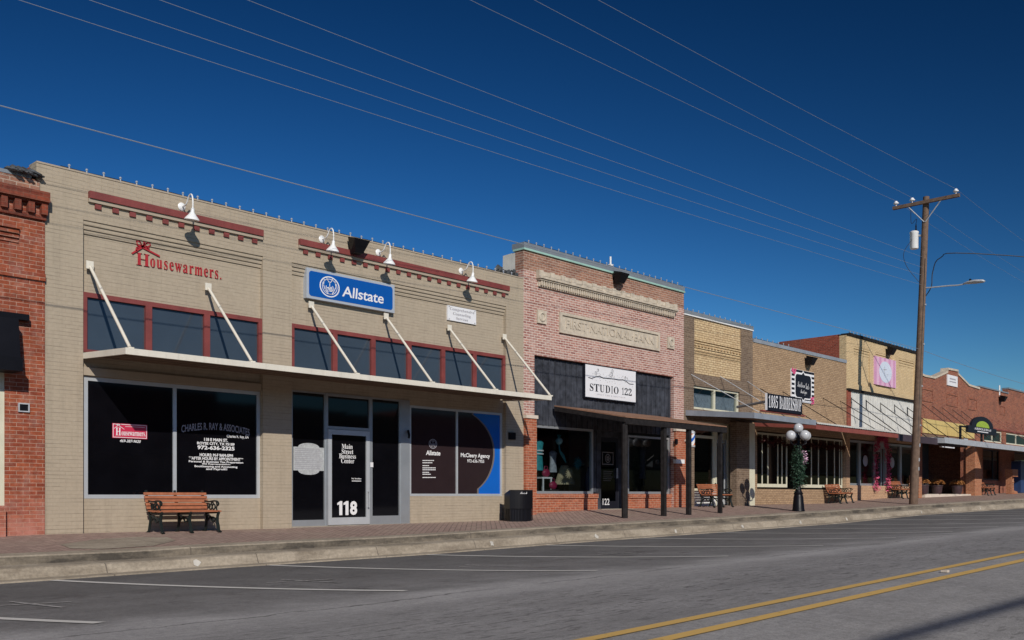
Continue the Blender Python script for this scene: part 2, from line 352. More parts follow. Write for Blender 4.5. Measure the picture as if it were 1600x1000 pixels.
# ---------------------------------------------------------------- street surfaces
def asphalt():
    m, t, p, o = nt('asphalt'); g = wpos(t); q = sep(t, g)
    tt = math_(t, 'MULTIPLY', q[1], -1)
    wv = math_(t, 'MULTIPLY', math_(t, 'SUBTRACT', noise(t, g, .55, 3), .5), 1.5)
    tw = math_(t, 'ADD', tt, wv)
    lane = ramp(t, math_(t, 'DIVIDE', tw, 24), [(.16,.125),(.28,.15),(.385,.215),(.425,.365),(.47,.285),(.55,.285),(.585,.30),(.66,.27)])
    n = noise(t, g, 1.1, 6, .7); f = noise(t, g, 90, 3, .8); pz = noise(t, comb(t, math_(t, 'MULTIPLY', q[0], .35), math_(t,'MULTIPLY', q[1], 2.2)), .8, 5)
    c = mix(t, 1, lane, ramp(t, n, [(.3,.82),(.7,1.15)]), 'MULTIPLY')
    c = mix(t, 1, c, ramp(t, pz, [(.3,.88),(.7,1.1)]), 'MULTIPLY')
    c = mix(t, .9, c, ramp(t, f, [(.2,.45),(.5,1.0),(.8,1.5)]), 'MULTIPLY')
    c = mix(t, .8, c, ramp(t, noise(t, g, 17, 4, .8), [(.3,.72),(.5,1.0),(.7,1.25)]), 'MULTIPLY')
    vo = t.nodes.new('ShaderNodeTexVoronoi'); vo.feature = 'DISTANCE_TO_EDGE'; vo.inputs['Scale'].default_value = .38
    t.links.new(mixv(t, g), vo.inputs['Vector'])
    crack = ramp(t, vo.outputs[0], [(0, .55), (.003, .6), (.006, 1)])
    cm = ramp(t, noise(t, g, .35, 4), [(.5, 1), (.62, .45)])
    c = mix(t, 1, c, mix(t, cm, crack, (1, 1, 1), 'MIX'), 'MULTIPLY')
    # small scuffs in the wheel tracks
    sv = comb(t, math_(t, 'MULTIPLY', q[0], 3.2), math_(t, 'MULTIPLY', q[1], 13))
    sc = ramp(t, noise(t, sv, 1.0, 4, .75), [(.545, 0), (.60, 1)])
    tr = ramp(t, math_(t, 'DIVIDE', tt, 24), [(.44, 0), (.49, 1), (.55, .9), (.575, .05), (.61, .1), (.65, .8)])
    c = mix(t, math_(t, 'MULTIPLY', math_(t, 'MULTIPLY', sc, tr), .75), c, (.075,.073,.075))
    # long crack along the overlay seam, oil spots in the parking bays
    sm = math_(t, 'ABSOLUTE', math_(t, 'SUBTRACT', math_(t, 'ADD', tt, math_(t, 'MULTIPLY', math_(t, 'SUBTRACT', noise(t, g, 1.3, 6, .7), .5), .5)), 10.15))
    c = mix(t, math_(t, 'MULTIPLY', ramp(t, sm, [(0, 1), (.012, 1), (.03, 0)]), ramp(t, noise(t, g, .6, 3), [(.42, 0), (.55, .7)])), c, (.05,.048,.048))
    bay = ramp(t, math_(t, 'DIVIDE', tt, 24), [(.22, 0), (.27, 1), (.36, 1), (.40, 0)])
    c = mix(t, math_(t, 'MULTIPLY', math_(t, 'MULTIPLY', ramp(t, noise(t, g, 1.9, 5, .65), [(.56, 0), (.68, 1)]), bay), .55), c, (.055,.05,.05))
    c = mix(t, ramp(t, noise(t, g, 5.5, 4, .8), [(.68, 0), (.74, .35)]), c, (.42,.41,.39))
    c = mix(t, 1, c, (1.0,.982,.985), 'MULTIPLY')
    t.links.new(c, p.inputs['Base Color']); p.inputs['Roughness'].default_value = .82; p.inputs['Specular IOR Level'].default_value = .3
    bump(t, p, math_(t, 'ADD', f, math_(t, 'MULTIPLY', n, .8)), .45, .012)
    return m
def mixv(t, g):
    w = t.nodes.new('ShaderNodeTexNoise'); w.inputs['Scale'].default_value = .9; w.inputs['Detail'].default_value = 5; t.links.new(g, w.inputs['Vector'])
    vm = t.nodes.new('ShaderNodeVectorMath'); vm.operation = 'MULTIPLY_ADD'; t.links.new(w.outputs[1], vm.inputs[0]); vm.inputs[1].default_value = (1.6,1.6,0); t.links.new(g, vm.inputs[2])
    return vm.outputs[0]
def pavers():
    m, t, p, o = nt('brick_pavers'); g = wpos(t); q = sep(t, g)
    a = R(45); u = math_(t, 'ADD', math_(t,'MULTIPLY',q[0],math.cos(a)), math_(t,'MULTIPLY',q[1],math.sin(a)))
    v = math_(t, 'SUBTRACT', math_(t,'MULTIPLY',q[1],math.cos(a)), math_(t,'MULTIPLY',q[0],math.sin(a)))
    b = t.nodes.new('ShaderNodeTexBrick'); t.links.new(comb(t, u, v), b.inputs['Vector']); b.inputs['Scale'].default_value = 1
    b.inputs['Brick Width'].default_value = .22; b.inputs['Row Height'].default_value = .11; b.inputs['Mortar Size'].default_value = .007
    b.inputs['Color1'].default_value = (.38,.265,.22,1); b.inputs['Color2'].default_value = (.28,.19,.158,1); b.inputs['Mortar'].default_value = (.13,.10,.08,1)
    n = noise(t, g, .8, 5); f = noise(t, g, 25, 3)
    c = mix(t, math_(t,'MULTIPLY',ramp(t, n, [(.48,0),(.7,1)]), .5), b.outputs[0], (.34,.275,.21))
    c = mix(t, .5, c, ramp(t, f, [(.25,.3),(.75,.7)]), 'OVERLAY')
    c = mix(t, ramp(t, noise(t, g, 9, 2, .5), [(.70, 0), (.73, .6)]), c, (.07,.055,.05))
    t.links.new(c, p.inputs['Base Color']); p.inputs['Roughness'].default_value = .9
    bump(t, p, math_(t, 'SUBTRACT', 1, b.outputs['Fac']), .6, .006)
    return m
def kerbmat(name, base, dark, amt, joint=3.0):
    m, t, p, o = nt(name); g = wpos(t); q = sep(t, g)
    sv = comb(t, math_(t,'MULTIPLY',q[0],.7), q[1], math_(t,'MULTIPLY',q[2],2.5))
    n = noise(t, sv, 1.6, 7, .72); f = noise(t, g, 22, 4, .7)
    c = mix(t, math_(t,'MULTIPLY',ramp(t, n, [(.42,0),(.62,1)]), amt), base, dark)
    c = mix(t, .55, c, ramp(t, f, [(.25,.25),(.75,.72)]), 'OVERLAY')
    j = math_(t, 'ABSOLUTE', math_(t, 'SUBTRACT', math_(t, 'MODULO', math_(t, 'ADD', q[0], 300), joint), joint/2))
    c = mix(t, ramp(t, j, [(0,.8),(.006,.8),(.012,0)]), c, (.09,.075,.06))
    t.links.new(c, p.inputs['Base Color']); p.inputs['Roughness'].default_value = .9
    bump(t, p, f, .4, .01)
    return m
M['asphalt'] = asphalt(); M['pavers'] = pavers()
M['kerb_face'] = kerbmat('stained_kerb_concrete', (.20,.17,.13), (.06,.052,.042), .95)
M['kerb_top'] = kerbmat('kerb_top_concrete', (.36,.31,.24), (.17,.14,.105), .6)
M['gutter'] = kerbmat('gutter_concrete', (.36,.31,.24), (.16,.13,.095), .7, 2.4)
M['white_line'] = None
def worn(name, col, amt, under=(.085,.083,.085)):
    m, t, p, o = nt(name); g = wpos(t)
    n = noise(t, g, 12, 6, .75); n2 = noise(t, g, .7, 3)
    f = ramp(t, math_(t,'ADD', n, math_(t,'MULTIPLY', n2, .25)), [(amt, 0), (amt+.12, 1)])
    c = mix(t, f, col, under); t.links.new(c, p.inputs['Base Color']); p.inputs['Roughness'].default_value = .75
    bump(t, p, n, .2, .01)
    return m
M['white_line'] = worn('worn_white_paint', (.62,.61,.58), .78, (.2,.195,.19)); M['yellow_line'] = worn('yellow_road_paint', (.62,.40,.12), .70, (.26,.17,.06))
M['faint_line'] = worn('faint_white_paint', (.42,.41,.40), .6, (.16,.155,.155))
M['chip_white'] = pm('white_paint_splash', (.50,.48,.43), .8, var=.2)

SS = [-45,-35,-28,-22,-18,-14] + [-12+.5*i for i in range(150)] + [63+2*i for i in range(25)] + [125,150]
def sheet(name, ts, zf, mat):
    b = MB(); n = len(ts)
    vs = [(s, -t, zf(s, t)) for s in SS for t in ts]
    fs = [(i*n+j, i*n+j+1, (i+1)*n+j+1, (i+1)*n+j) for i in range(len(SS)-1) for j in range(n-1)]
    b.add(vs, fs)
    o = b.build(name, mat); return structure(o)
sheet('pavement', [-.8,0,.6,1.2,1.8,2.4,2.9,3.1], walk, M['pavers'])
def profile(name, pts, mat):                    # pts: list of (t, z function)
    b = MB(); n = len(pts)
    vs = [(s, -t, zf(s)) for s in SS for t, zf in pts]
    b.add(vs, [(i*n+j, i*n+j+1, (i+1)*n+j+1, (i+1)*n+j) for i in range(len(SS)-1) for j in range(n-1)])
    return structure(b.build(name, mat))
ktz = lambda s: walk(s, 3.47)
profile('kerb_edge_slab', [(3.1, lambda s: walk(s,3.1)), (3.1, lambda s: walk(s,3.1)+.006), (3.44, lambda s: walk(s,3.44)+.006), (3.47, lambda s: ktz(s)-.012)], M['kerb_top'])
profile('kerb', [(3.47, lambda s: ktz(s)-.012), (3.475, lambda s: ktz(s)-.115)], M['kerb_face'])
profile('kerb_step', [(3.475, lambda s: ktz(s)-.115), (3.83, lambda s: ktz(s)-.125), (3.87, lambda s: ktz(s)-.14), (3.93, lambda s: lerp(KB,s)+.012), (4.15, lambda s: lerp(KB,s)+.004), (4.16, lambda s: lerp(KB,s)-.05)], M['gutter'])
sheet('road', [4.12+.6*i for i in range(33)] + [23.75], road, M['asphalt'])
far = [(23.7, lambda s: road(s,23.7)), (23.72, lambda s: road(s,23.7)+.14), (24.0, lambda s: road(s,23.7)+.15), (27.5, lambda s: road(s,23.7)+.22), (28.5, lambda s: road(s,23.7)+.24)]
profile('opposite_pavement', far, M['concrete'])
b = MB(); b.add([(-1500,-1500,-1.6),(1500,-1500,-1.6),(1500,1500,-1.6),(-1500,1500,-1.6)], [(0,1,2,3)]); structure(b.build('ground', M['grass']))

RT = [4.12+.6*i for i in range(33)] + [23.75]
def road_mesh(s, t):                             # height of the road sheet itself, bilinear in its cells
    import bisect
    i = max(0, min(len(SS)-2, bisect.bisect_right(SS, s)-1)); j = max(0, min(len(RT)-2, bisect.bisect_right(RT, t)-1))
    u = (s-SS[i])/(SS[i+1]-SS[i]); v = (t-RT[j])/(RT[j+1]-RT[j])
    return (road(SS[i],RT[j])*(1-u)+road(SS[i+1],RT[j])*u)*(1-v)+(road(SS[i],RT[j+1])*(1-u)+road(SS[i+1],RT[j+1])*u)*v
def strip(b, p, q, w, lift=.007, seg=30):        # painted stripe from p to q (s, t) draped on the road
    p, q = Vector(p), Vector(q); d = (q-p).normalized(); nn = Vector((-d.y, d.x))*w/2
    vs = []
    for i in range(seg+1):
        c = p.lerp(q, i/seg)
        for sg in (1, -1):
            e = c + nn*sg; vs.append((e.x, -e.y, road_mesh(e.x, e.y)+lift))
    b.add(vs, [(2*i, 2*i+1, 2*i+3, 2*i+2) for i in range(seg)])
for i in range(-1, 16):
    s0 = 1.88 + 3.27*i
    b = MB(); strip(b, (s0, 4.2), (s0+1.6, 9.4), .125); structure(b.build('parking_line', M['white_line']))
for i in (-1, 0, 1, 2, 3):
    s0 = 1.88+3.27*i+.55; b = MB(); strip(b, (s0+.95, 6.9), (s0+1.75, 7.15), .05); strip(b, (s0+1.35, 6.6), (s0+1.45, 7.7), .05)
    structure(b.build('parking_tick', M['faint_line']))
for t0 in (13.74, 14.06):
    b = MB(); strip(b, (-40, t0), (100, t0), .10, seg=280); structure(b.build('centre_line', M['yellow_line']))
for i, (x, y) in enumerate(((307,881),(768,850),(931,838),(1055,827),(1160,821),(1250,813),(1322,808),(1439,801),(1488,797),(1531,795))):
    s = S(x, 3.9); rnd = random.Random(i); b = MB()
    pts = [(s+(.03+.05*rnd.random())*math.cos(a), .07+(.035+.04*rnd.random())*math.sin(a)) for a in [k*math.pi/4 for k in range(8)]]
    zb = lerp(KB, s); zt = ktz(s)-.14
    vs = []
    for u, h in pts:
        k = min(max(h/ max(zt-zb, .05), 0), 1); tt = 3.935 - .06*k + .0; vs.append((u, -(tt+.006), zb+.014+(zt-zb-.012)*k))
    b.add(vs, [tuple(range(8))]); structure(b.build('paint_splash', M['chip_white']))
b = MB()
for (x, y) in ((1480, 889.5),):
    s, t = S(1480, 13.92), 13.9; b.box(s-.03, s+.03, t-.03, t+.03, road(s,t)-.01, road(s,t)+.012)
tag(b.build('road_stud', M['white_stone']), 'small dull raised marker between the two yellow centre lines', 'road marker')

b = MB(); pp = [(S(x,t), t) for x, t in ((95,2.0),(150,1.35),(215,1.2),(262,1.5),(275,2.2),(240,2.9),(160,3.0),(110,2.7))]; cxp = (sum(p[0] for p in pp)/8, sum(p[1] for p in pp)/8)
b.add([(cxp[0], -cxp[1], walk(*cxp)+.006)] + [(a, -t, walk(a, t)+.006) for a, t in pp], [(0, i+1, (i+1) % 8+1) for i in range(8)]); structure(b.build('pavement_patch', M['kerb_top']))
# ---------------------------------------------------------------- lettering (built-in font, evaluated to plain mesh)
_cache = {}
def glyphs(text, extrude=0.0, offset=0.0, shear=0.0, spacing=1.0):
    key = (text, extrude, offset, shear, spacing)
    if key in _cache: return _cache[key]
    c = bpy.data.curves.new('text', 'FONT'); c.body = text; c.extrude = extrude; c.offset = offset; c.shear = shear; c.space_character = spacing; c.resolution_u = 3
    o = bpy.data.objects.new('text', c); scene.collection.objects.link(o)
    dg = bpy.context.evaluated_depsgraph_get(); dg.update(); e = o.evaluated_get(dg); me = e.to_mesh()
    vs = [tuple(v.co) for v in me.vertices]; fs = [tuple(p.vertices) for p in me.polygons]
    e.to_mesh_clear(); bpy.data.objects.remove(o); bpy.data.curves.remove(c)
    _cache[key] = (vs, fs); return vs, fs
def serif(s):
    out = ''
    for ch in s:
        if 'A' <= ch <= 'Z': out += chr(0x1D400+ord(ch)-65)
        elif 'a' <= ch <= 'z': out += chr(0x1D41A+ord(ch)-97)
        elif '0' <= ch <= '9': out += chr(0x1D7CE+ord(ch)-48)
        else: out += ch
    return out
def script(s): return ''.join(chr(0x1D4D0+ord(c)-65) if 'A' <= c <= 'Z' else chr(0x1D4EA+ord(c)-97) if 'a' <= c <= 'z' else c for c in s)
def word(b, text, s0, s1, z0, z1, t, m=0, arch=0.0, thick=0.0, **kw):    # fit text into a rectangle on the plane t
    vs, fs = glyphs(text, 1.0 if thick else 0.0, **kw)
    if not vs: return
    xs = [v[0] for v in vs]; ys = [v[1] for v in vs]; a, c, d, e = min(xs), max(xs), min(ys), max(ys)
    out = []
    for v in vs:
        u = (v[0]-a)/(c-a); w = (v[1]-d)/(e-d)
        out.append((s0+(s1-s0)*u, -(t+(thick*(.5+.5*v[2]) if thick else 0)), z0+(z1-z0)*w + arch*(1-(2*u-1)**2)))
    b.add(out, fs, m)
def T(b, text, x0, x1, yt, yb, t, m=0, **kw):     # same, rectangle given by its photo corners (heights read at x0)
    word(b, text, S(x0,t), S(x1,t), Z(x0,yb,t), Z(x0,yt,t), t, m, **kw)
def stroke(b, pts, w, t, th=.0, m=0):             # flat polyline of (s, z) on plane t
    for (a, c) in zip(pts, pts[1:]):
        a, c = Vector(a), Vector(c); d = (c-a)
        if d.length < 1e-6: continue
        d.normalize(); n = Vector((-d.y, d.x))*w/2; a2 = a-d*w*.3; c2 = c+d*w*.3
        poly = [a2+n, a2-n, c2-n, c2+n]
        if th: b.prism([(p.x, p.y) for p in poly], t, t+th, m)
        else: b.add([(p.x, -t, p.y) for p in poly], [(0,1,2,3)], m)
def ring(b, cs, cz, r, w, t, n=28, m=0, sx=1.0):
    vs = []
    for i in range(n):
        a = 2*math.pi*i/n
        for q in (r-w/2, r+w/2): vs.append((cs+sx*q*math.cos(a), -t, cz+q*math.sin(a)))
    b.add(vs, [(2*i, 2*i+1, (2*i+3) % (2*n), (2*i+2) % (2*n)) for i in range(n)], m)
def disc(b, cs, cz, r, t, n=28, m=0, sx=1.0):
    b.add([(cs+sx*r*math.cos(2*math.pi*i/n), -t, cz+r*math.sin(2*math.pi*i/n)) for i in range(n)], [tuple(range(n))], m)
def rrect(s0, s1, z0, z1, r, n=6):
    out = []
    for cx, cz, a0 in ((s1-r, z1-r, 0), (s0+r, z1-r, 90), (s0+r, z0+r, 180), (s1-r, z0+r, 270)):
        for i in range(n+1):
            a = R(a0+90*i/n); out.append((cx+r*math.cos(a), cz+r*math.sin(a)))
    return out

# ---------------------------------------------------------------- building helpers
def window(root, s0, s1, z0, z1, t, cols=(), rows=(), fw=.05, mw=None, fm='alu', pm_='film', depth=.06, back=.0, pt=None, name='window', bot=None):
    mw = mw or fw; bot = bot if bot is not None else fw
    xs = [s0+fw] ; holes = []
    edges = [(s0+fw)] + [v for c in cols for v in (c-mw/2, c+mw/2)] + [s1-fw]
    zed = [z0+bot] + [v for r in rows for v in (r-mw/2, r+mw/2)] + [z1-fw]
    for i in range(0, len(edges), 2):
        for j in range(0, len(zed), 2): holes.append((edges[i], edges[i+1], zed[j], zed[j+1]))
    w = MB().grid(s0, s1, z0, z1, t, t-depth, holes).build(name, M[fm], root)
    p_t = pt if pt is not None else t-depth*.5
    for h in holes:
        if 'glass' in pm_: MB().add([(h[0]-.004,-p_t,h[2]-.004),(h[1]+.004,-p_t,h[2]-.004),(h[1]+.004,-p_t,h[3]+.004),(h[0]-.004,-p_t,h[3]+.004)], [(0,1,2,3)]).build('pane', M[pm_], w)
        else:
            pb = MB().box(h[0]-.004, h[1]+.004, p_t-.012, p_t-.003, h[2]-.004, h[3]+.004); rp_ = random.Random(int(h[0]*97))
            k4 = [rp_.uniform(-.003,.003) for _ in range(4)]; pb.v = [(v[0], v[1]+k4[(v[0] > (h[0]+h[1])/2)+2*(v[2] > (h[2]+h[3])/2)], v[2]) for v in pb.v]
            pb.build('pane', M[pm_], w)
    return w, holes, p_t
def shell(root, s0, s1, ztop, side, zr=None, ret=3, back=14, z0=-.9, interior=None, tw=-.3, zback=None):
    zr = zr if zr is not None else ztop-.5
    zb = zback if zback is not None else ztop-.25
    for a, c in ((s0, s0+.22), (s1-.22, s1)):
        poly_y = [(tw, z0), (tw, ztop), (-ret, ztop-.02), (-ret-.02, ztop-.2 if ret > 1 else zb), (-8, ztop-.25 if ret > 1 else zb), (-8.02, min(zb, ztop-.3)), (-back, min(zb, ztop-.3)), (-back, z0)]
        b = MB(); n = len(poly_y)
        vs = [(x, -p[0], p[1]) for x in (a, c) for p in poly_y]
        b.add(vs, [tuple(range(n)), tuple(range(2*n-1, n-1, -1))] + [(i, i+n, (i+1) % n+n, (i+1) % n) for i in range(n)])
        b.build('side_wall', M[side], root)
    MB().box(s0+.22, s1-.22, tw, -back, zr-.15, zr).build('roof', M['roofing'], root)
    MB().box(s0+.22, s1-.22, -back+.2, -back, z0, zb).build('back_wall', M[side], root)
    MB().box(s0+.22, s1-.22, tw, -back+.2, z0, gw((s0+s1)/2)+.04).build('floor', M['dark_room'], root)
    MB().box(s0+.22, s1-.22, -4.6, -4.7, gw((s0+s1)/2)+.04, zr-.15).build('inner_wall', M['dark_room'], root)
def rods(root, pts, s_of, name='tie_rod', mat='black_metal', r=.014):
    for p, q in pts: MB().tube([p, q], r, 6).build(name, M[mat], root)
def string_lights(label, s0, s1, z, t, step=.305, group='string lights along the parapets'):
    r = thing('string_lights', label, 'string lights', (s0, -t, z), group)
    MB().tube([(s0+(s1-s0)*i/24, -t, z+.012-.01*(i % 2)) for i in range(25)], .008, 5).build('cable', M['black_wire'], r)
    n = int((s1-s0)/step); first = None
    for i in range(n):
        s = s0 + .15 + i*step
        if first is None:
            b = MB(); b.tube([(s,-t,z-.03),(s,-t,z+.035)], .014, 6); b.ball((s,-t,z+.055), .024, 6); first = b.build('bulb', M['bulb'], r); first['s'] = s; del first['s']; f0 = s
        else:
            c = first.copy(); scene.collection.objects.link(c); c.parent = r; c.location = (s-f0, 0, random.Random(i).uniform(-.008,.008))
    return r
def floodlight(label, s, z, t=.0, w=.38, h=.36):
    r = thing('floodlight', label, 'floodlight', (s, -t, z), 'black floodlights high on the facades')
    b = MB(); a = w/2; y0, y1 = -t-.10, -t-.36
    b.hexa([(s-a*.55,y1+.08,z-h*.5),(s+a*.55,y1+.08,z-h*.5),(s-a*.55,y0,z-h*.5),(s+a*.55,y0,z-h*.5),(s-a*1.1,y1-.04,z+h*.28),(s+a*1.1,y1-.04,z+h*.28),(s-a*.9,y0,z+h*.5),(s+a*.9,y0,z+h*.5)]); b.build('housing', M['black_metal'], r)
    MB().box(s-.07, s+.07, t, t+.12, z-h*.35, z+h*.1).build('mounting_box', M['black_metal'], r)
    return r
# ================================================================ BUILDINGS
# ---- red brick building at the left edge
TL = .03
beige0 = S(57); e1 = S(70, TL)                                             # its right edge, shared with the beige building
rl = thing('brick_building', 'orange red brick shop at the left edge with toothed brick cornice and cream window frame', 'building', (e1-4, 0, .5))
zt = Z(0, 268, TL); zc = Z(72, 304, TL); rp = S(28, TL)
wx = S(7.5, TL); wz0, wz1 = Z(7, 790, TL), Z(7, 560, TL)
zpan = Z(25, 354, TL); zpb = Z(20, 414, TL)
MB().grid(e1-9, e1, -.9, zc-.1, TL, -.08, [(e1-8.2, wx, wz0, wz1), ]).build('wall', M['orange_brick'], rl)
MB().grid(e1-9, beige0, -.9, zc-.1, -.0801, -.3, [(e1-8.2, wx, wz0, wz1)]).build('inner_leaf', M['orange_brick'], rl)
MB().box(e1-9, beige0+.04, TL, -.3, zc-.0999, zt).build('parapet', M['old_brick_top'], rl)
shell(rl, e1-9, beige0, zt, 'side_brick')
b = MB()                                              # cornice with dentils
b.box(e1-9, e1+.03, TL, TL+.16, zc-.17, zc); b.box(e1-9, e1+.03, TL, TL+.10, zc-.20, zc-.17)
b.box(e1-9, e1+.01, TL, TL+.05, zc-.46, zc-.38)
for i in range(40): b.box(e1-.09-.215*i, e1+.01-.215*i, TL, TL+.11, zc-.38, zc-.2)
b.build('cornice', M['cornice_brick'], rl)
b = MB()
for i in range(4): b.box(e1-9, rp, TL, TL+.075-.018*i, zpan-.075*(i+1)+.03, zpan-.075*i)
b.build('corbelled_panel', M['orange_brick'], rl)
b = MB(); zl = Z(70, 440, TL); b.box(e1-9, e1+.0, TL, TL+.04, zl, zl+.12); b.build('brick_ledge', M['orange_brick'], rl)
MB().box(e1-9, beige0-.1, TL+.01, -.3, zt, zt+.06).build('coping', M['grey_coping'], rl)
w, hs, pt = window(rl, e1-8.2, wx, wz0, wz1, TL-.02, [e1-7+1.4*i for i in range(4)], [Z(7,660,TL)], fw=.09, fm='cream_paint', pm_='dark_glass')
b = MB(); ax = S(29, TL+.3); ab = Z(28, 498, TL+.3)
b.hexa([(e1-9,-TL,Z(28,580,TL)),(ax,-TL,Z(28,580,TL)),(e1-9,-TL-.42,Z(28,578,TL)-.02),(ax,-TL-.42,Z(28,578,TL)-.02),(e1-9,-TL,ab+.02),(ax,-TL,ab+.02),(e1-9,-TL-.30,ab),(ax,-TL-.30,ab)])
b.box(e1-9, ax+.01, TL, TL+.46, Z(28,578,TL)-.07, Z(28,562,TL)-.02); b.build('awning', M['black_metal'], rl)
MB().box(e1-9, S(44, TL+.08), TL, TL+.14, ab+.02, ab+.12).build('lintel_beam', M['black_metal'], rl)
MB().box(e1-9, S(10, TL+.12), TL, TL+.10, -.6, Z(5,795,TL)).build('knee_wall', M['orange_brick'], rl)
b = MB(); sx, sz = S(36.5, TL), Z(36.5, 637, TL); b.grid(sx-.09, sx+.09, sz-.075, sz+.075, TL+.035, TL, [(sx-.07, sx+.07, sz-.055, sz+.055)])
b.build('vent_frame', M['galv'], rl); MB().box(sx-.07, sx+.07, TL, TL+.015, sz-.055, sz+.055).build('vent', M['black_metal'], rl)
b = MB(); rr = random.Random(4)
for k in range(9):                                    # torn roof membrane lying over the party corner
    x0 = beige0-.5+.055*k; y0 = -.05+.12*rr.random(); z0 = zt+.0
    b.tube([(x0, y0+.5, z0-.05), (x0+.05, y0, z0+.08+.1*rr.random()), (x0+.13, y0-.18, z0+.02+.05*rr.random())], [.05,.075,.03], 5, flat=(1,1,.6))
b.build('torn_membrane', M['tarp'], rl)

# ---- beige painted brick building
e1 = beige0; E2 = S(818)
A = thing('painted_building', 'wide beige painted brick shop building with maroon window frames and long cream canopy', 'building', ((e1+E2)/2, 0, .5))
ztA = Z(57, 252)-.02
b1 = (S(130), S(411), -.9, Z(130, 343)); b2 = (S(456), S(791), -.9, Z(456, 407))
b2 = (b2[0], b2[1], b2[2], b1[3])
MB().grid(e1, E2, -.9, ztA, 0, -.1, [b1, b2, (e1-.1, S(70,TL), -1, zc-.1)]).build('wall', M['paint_brick'], A)
TB = -.1
uz0, uz1 = Z(130, 549), Z(130, 455)
w1 = (S(131,TB), S(406,TB), Z(131,779,TB), Z(131,588,TB)); w2 = (S(639.5,TB), S(784,TB), Z(640,775,TB), Z(640,633,TB))
dr = (S(455,TB), S(639.5,TB), -.9, Z(455,609,TB))
u1 = (b1[0], b1[1], uz0, uz1); u2 = (b2[0], b2[1], uz0, uz1)
bay = MB()
bay.grid(b1[0]-.1, b1[1]+.1, -.9, b1[3]+.1, TB, -.3, [w1, u1]); bay.grid(b2[0]-.1, b2[1]+.1, -.9, b2[3]+.1, TB, -.3, [w2, u2, dr])
bay.box(b1[1]+.1, b2[0]-.1, TB, -.3, -.9, b1[3]+.1); bay.box(e1, b1[0]-.1, TB, -.3, -.9, ztA); bay.box(b2[1]+.1, E2, TB, -.3, -.9, ztA)
bay.box(b1[0]-.1, b2[1]+.1, TB, -.3, b1[3]+.1, ztA)
bay.build('bay_wall', M['paint_brick'], A)
shell(A, e1, E2, ztA, 'side_brick')
MB().box(e1, E2, .012, -.32, ztA, ztA+.03).build('coping', M['paint_plain'], A)
st = MB()
for (a, c, zz) in ((b1[0], b1[1], b1[3]), (b2[0], b2[1], b2[3])):    # stepped brickwork above each bay
    for k, tf in enumerate((-.022, -.048, -.074)): st.box(a, c, TB, tf, zz-.075*(k+1)+.0, zz-.075*k)
st.build('corbelled_panel', M['paint_brick'], A)
for (xa, xb, ya, nd_) in ((137.6, 408.6, 300, 11), (466, 793, 374, 20)):
    a, c, z = S(xa), S(xb), 5.39+H
    MB().box(a, c, 0, .085, z-.125, z).build('cornice_band', M['maroon'], A)
    MB().box(a-.005, c+.005, 0, .055, z-.19, z-.1255).build('cornice_moulding', M['paint_plain'], A)
    for i in range(nd_):
        x = a + .17 + (c-a-.34)*i/(nd_-1); MB().box(x-.055, x+.055, 0, .035, z-.285, z-.2).build('dentil', M['maroon'], A)
def colx(xs, t): return [S(x, t) for x in xs]
for (u, cols) in ((u1, (232, 323)), (u2, (522.9, 582.8, 639, 692, 741.3))):
    window(A, u[0], u[1], u[2], u[3], -.03, colx(cols, -.05), fw=.085, mw=.125, fm='maroon', pm_='upper_pane', depth=.1, pt=-.085, bot=.05)
MB().box(b1[0]+.01, b1[1]-.01, -.1, -.04, w1[3]+.02, w1[3]+.16).build('header_ledge', M['paint_plain'], A)
PW = -.115
W1, hs1, pt1 = window(A, *w1, PW+.02, colx((272.5,), PW), fw=.07, fm='alu_l', depth=.08, pt=PW-.005)
W2, hs2, pt2 = window(A, *w2, PW+.02, colx((713.5,), PW), fw=.055, fm='alu_l', depth=.08, pm_='film_brown', pt=PW-.005)
# entrance: two sidelights, transom and door
zk = Z(455, 813, PW); zT = Z(513, 667, PW); d0, d1 = S(508, PW), S(579, PW); g0 = gw(S(540))+.02
sl0, _, _ = window(A, dr[0], d0, g0, dr[3], PW+.02, fw=.035, fm='alu', depth=.08, pt=PW-.005, name='sidelight', bot=zk-g0)
sl1, _, _ = window(A, d1, S(625,PW), g0, dr[3], PW+.02, fw=.04, fm='alu', depth=.08, pt=PW-.005, name='sidelight', bot=zk-g0+.06)
window(A, d0, d1, zT-.04, dr[3], PW+.03, fw=.06, fm='alu', depth=.1, pt=PW-.005, name='transom')
MB().box(S(625,PW), dr[1], PW+.035, PW-.1, g0, dr[3]).build('door_post', M['alu'], A)
MB().box(dr[0], dr[1], PW+.05, -.3, -.9, g0).build('threshold', M['concrete'], A)
fr = MB(); fr.box(d0, d0+.05, PW+.035, PW-.07, g0, zT-.04); fr.box(d1-.05, d1, PW+.035, PW-.07, g0, zT-.04); fr.build('door_frame', M['alu'], A)
dz1 = zT-.05; door = MB().grid(d0+.055, d1-.055, g0+.01, dz1, PW+.04, PW-.01, [(d0+.15, d1-.15, g0+.17, dz1-.11)]).build('door', M['alu_l'], A)
MB().box(d0+.14, d1-.14, PW+.012, PW+.004, g0+.165, dz1-.105).build('pane', M['film'], door)
hb = MB(); hx = d1-.115; hb.tube([(hx,-(PW+.04),.93+.0),(hx,-(PW+.10),.93),(hx,-(PW+.10),1.28),(hx,-(PW+.04),1.28)], .012, 6); hb.box(hx-.03, hx+.03, PW+.04, PW+.052, .92, 1.3)
hb.build('handle', M['galv'], door)
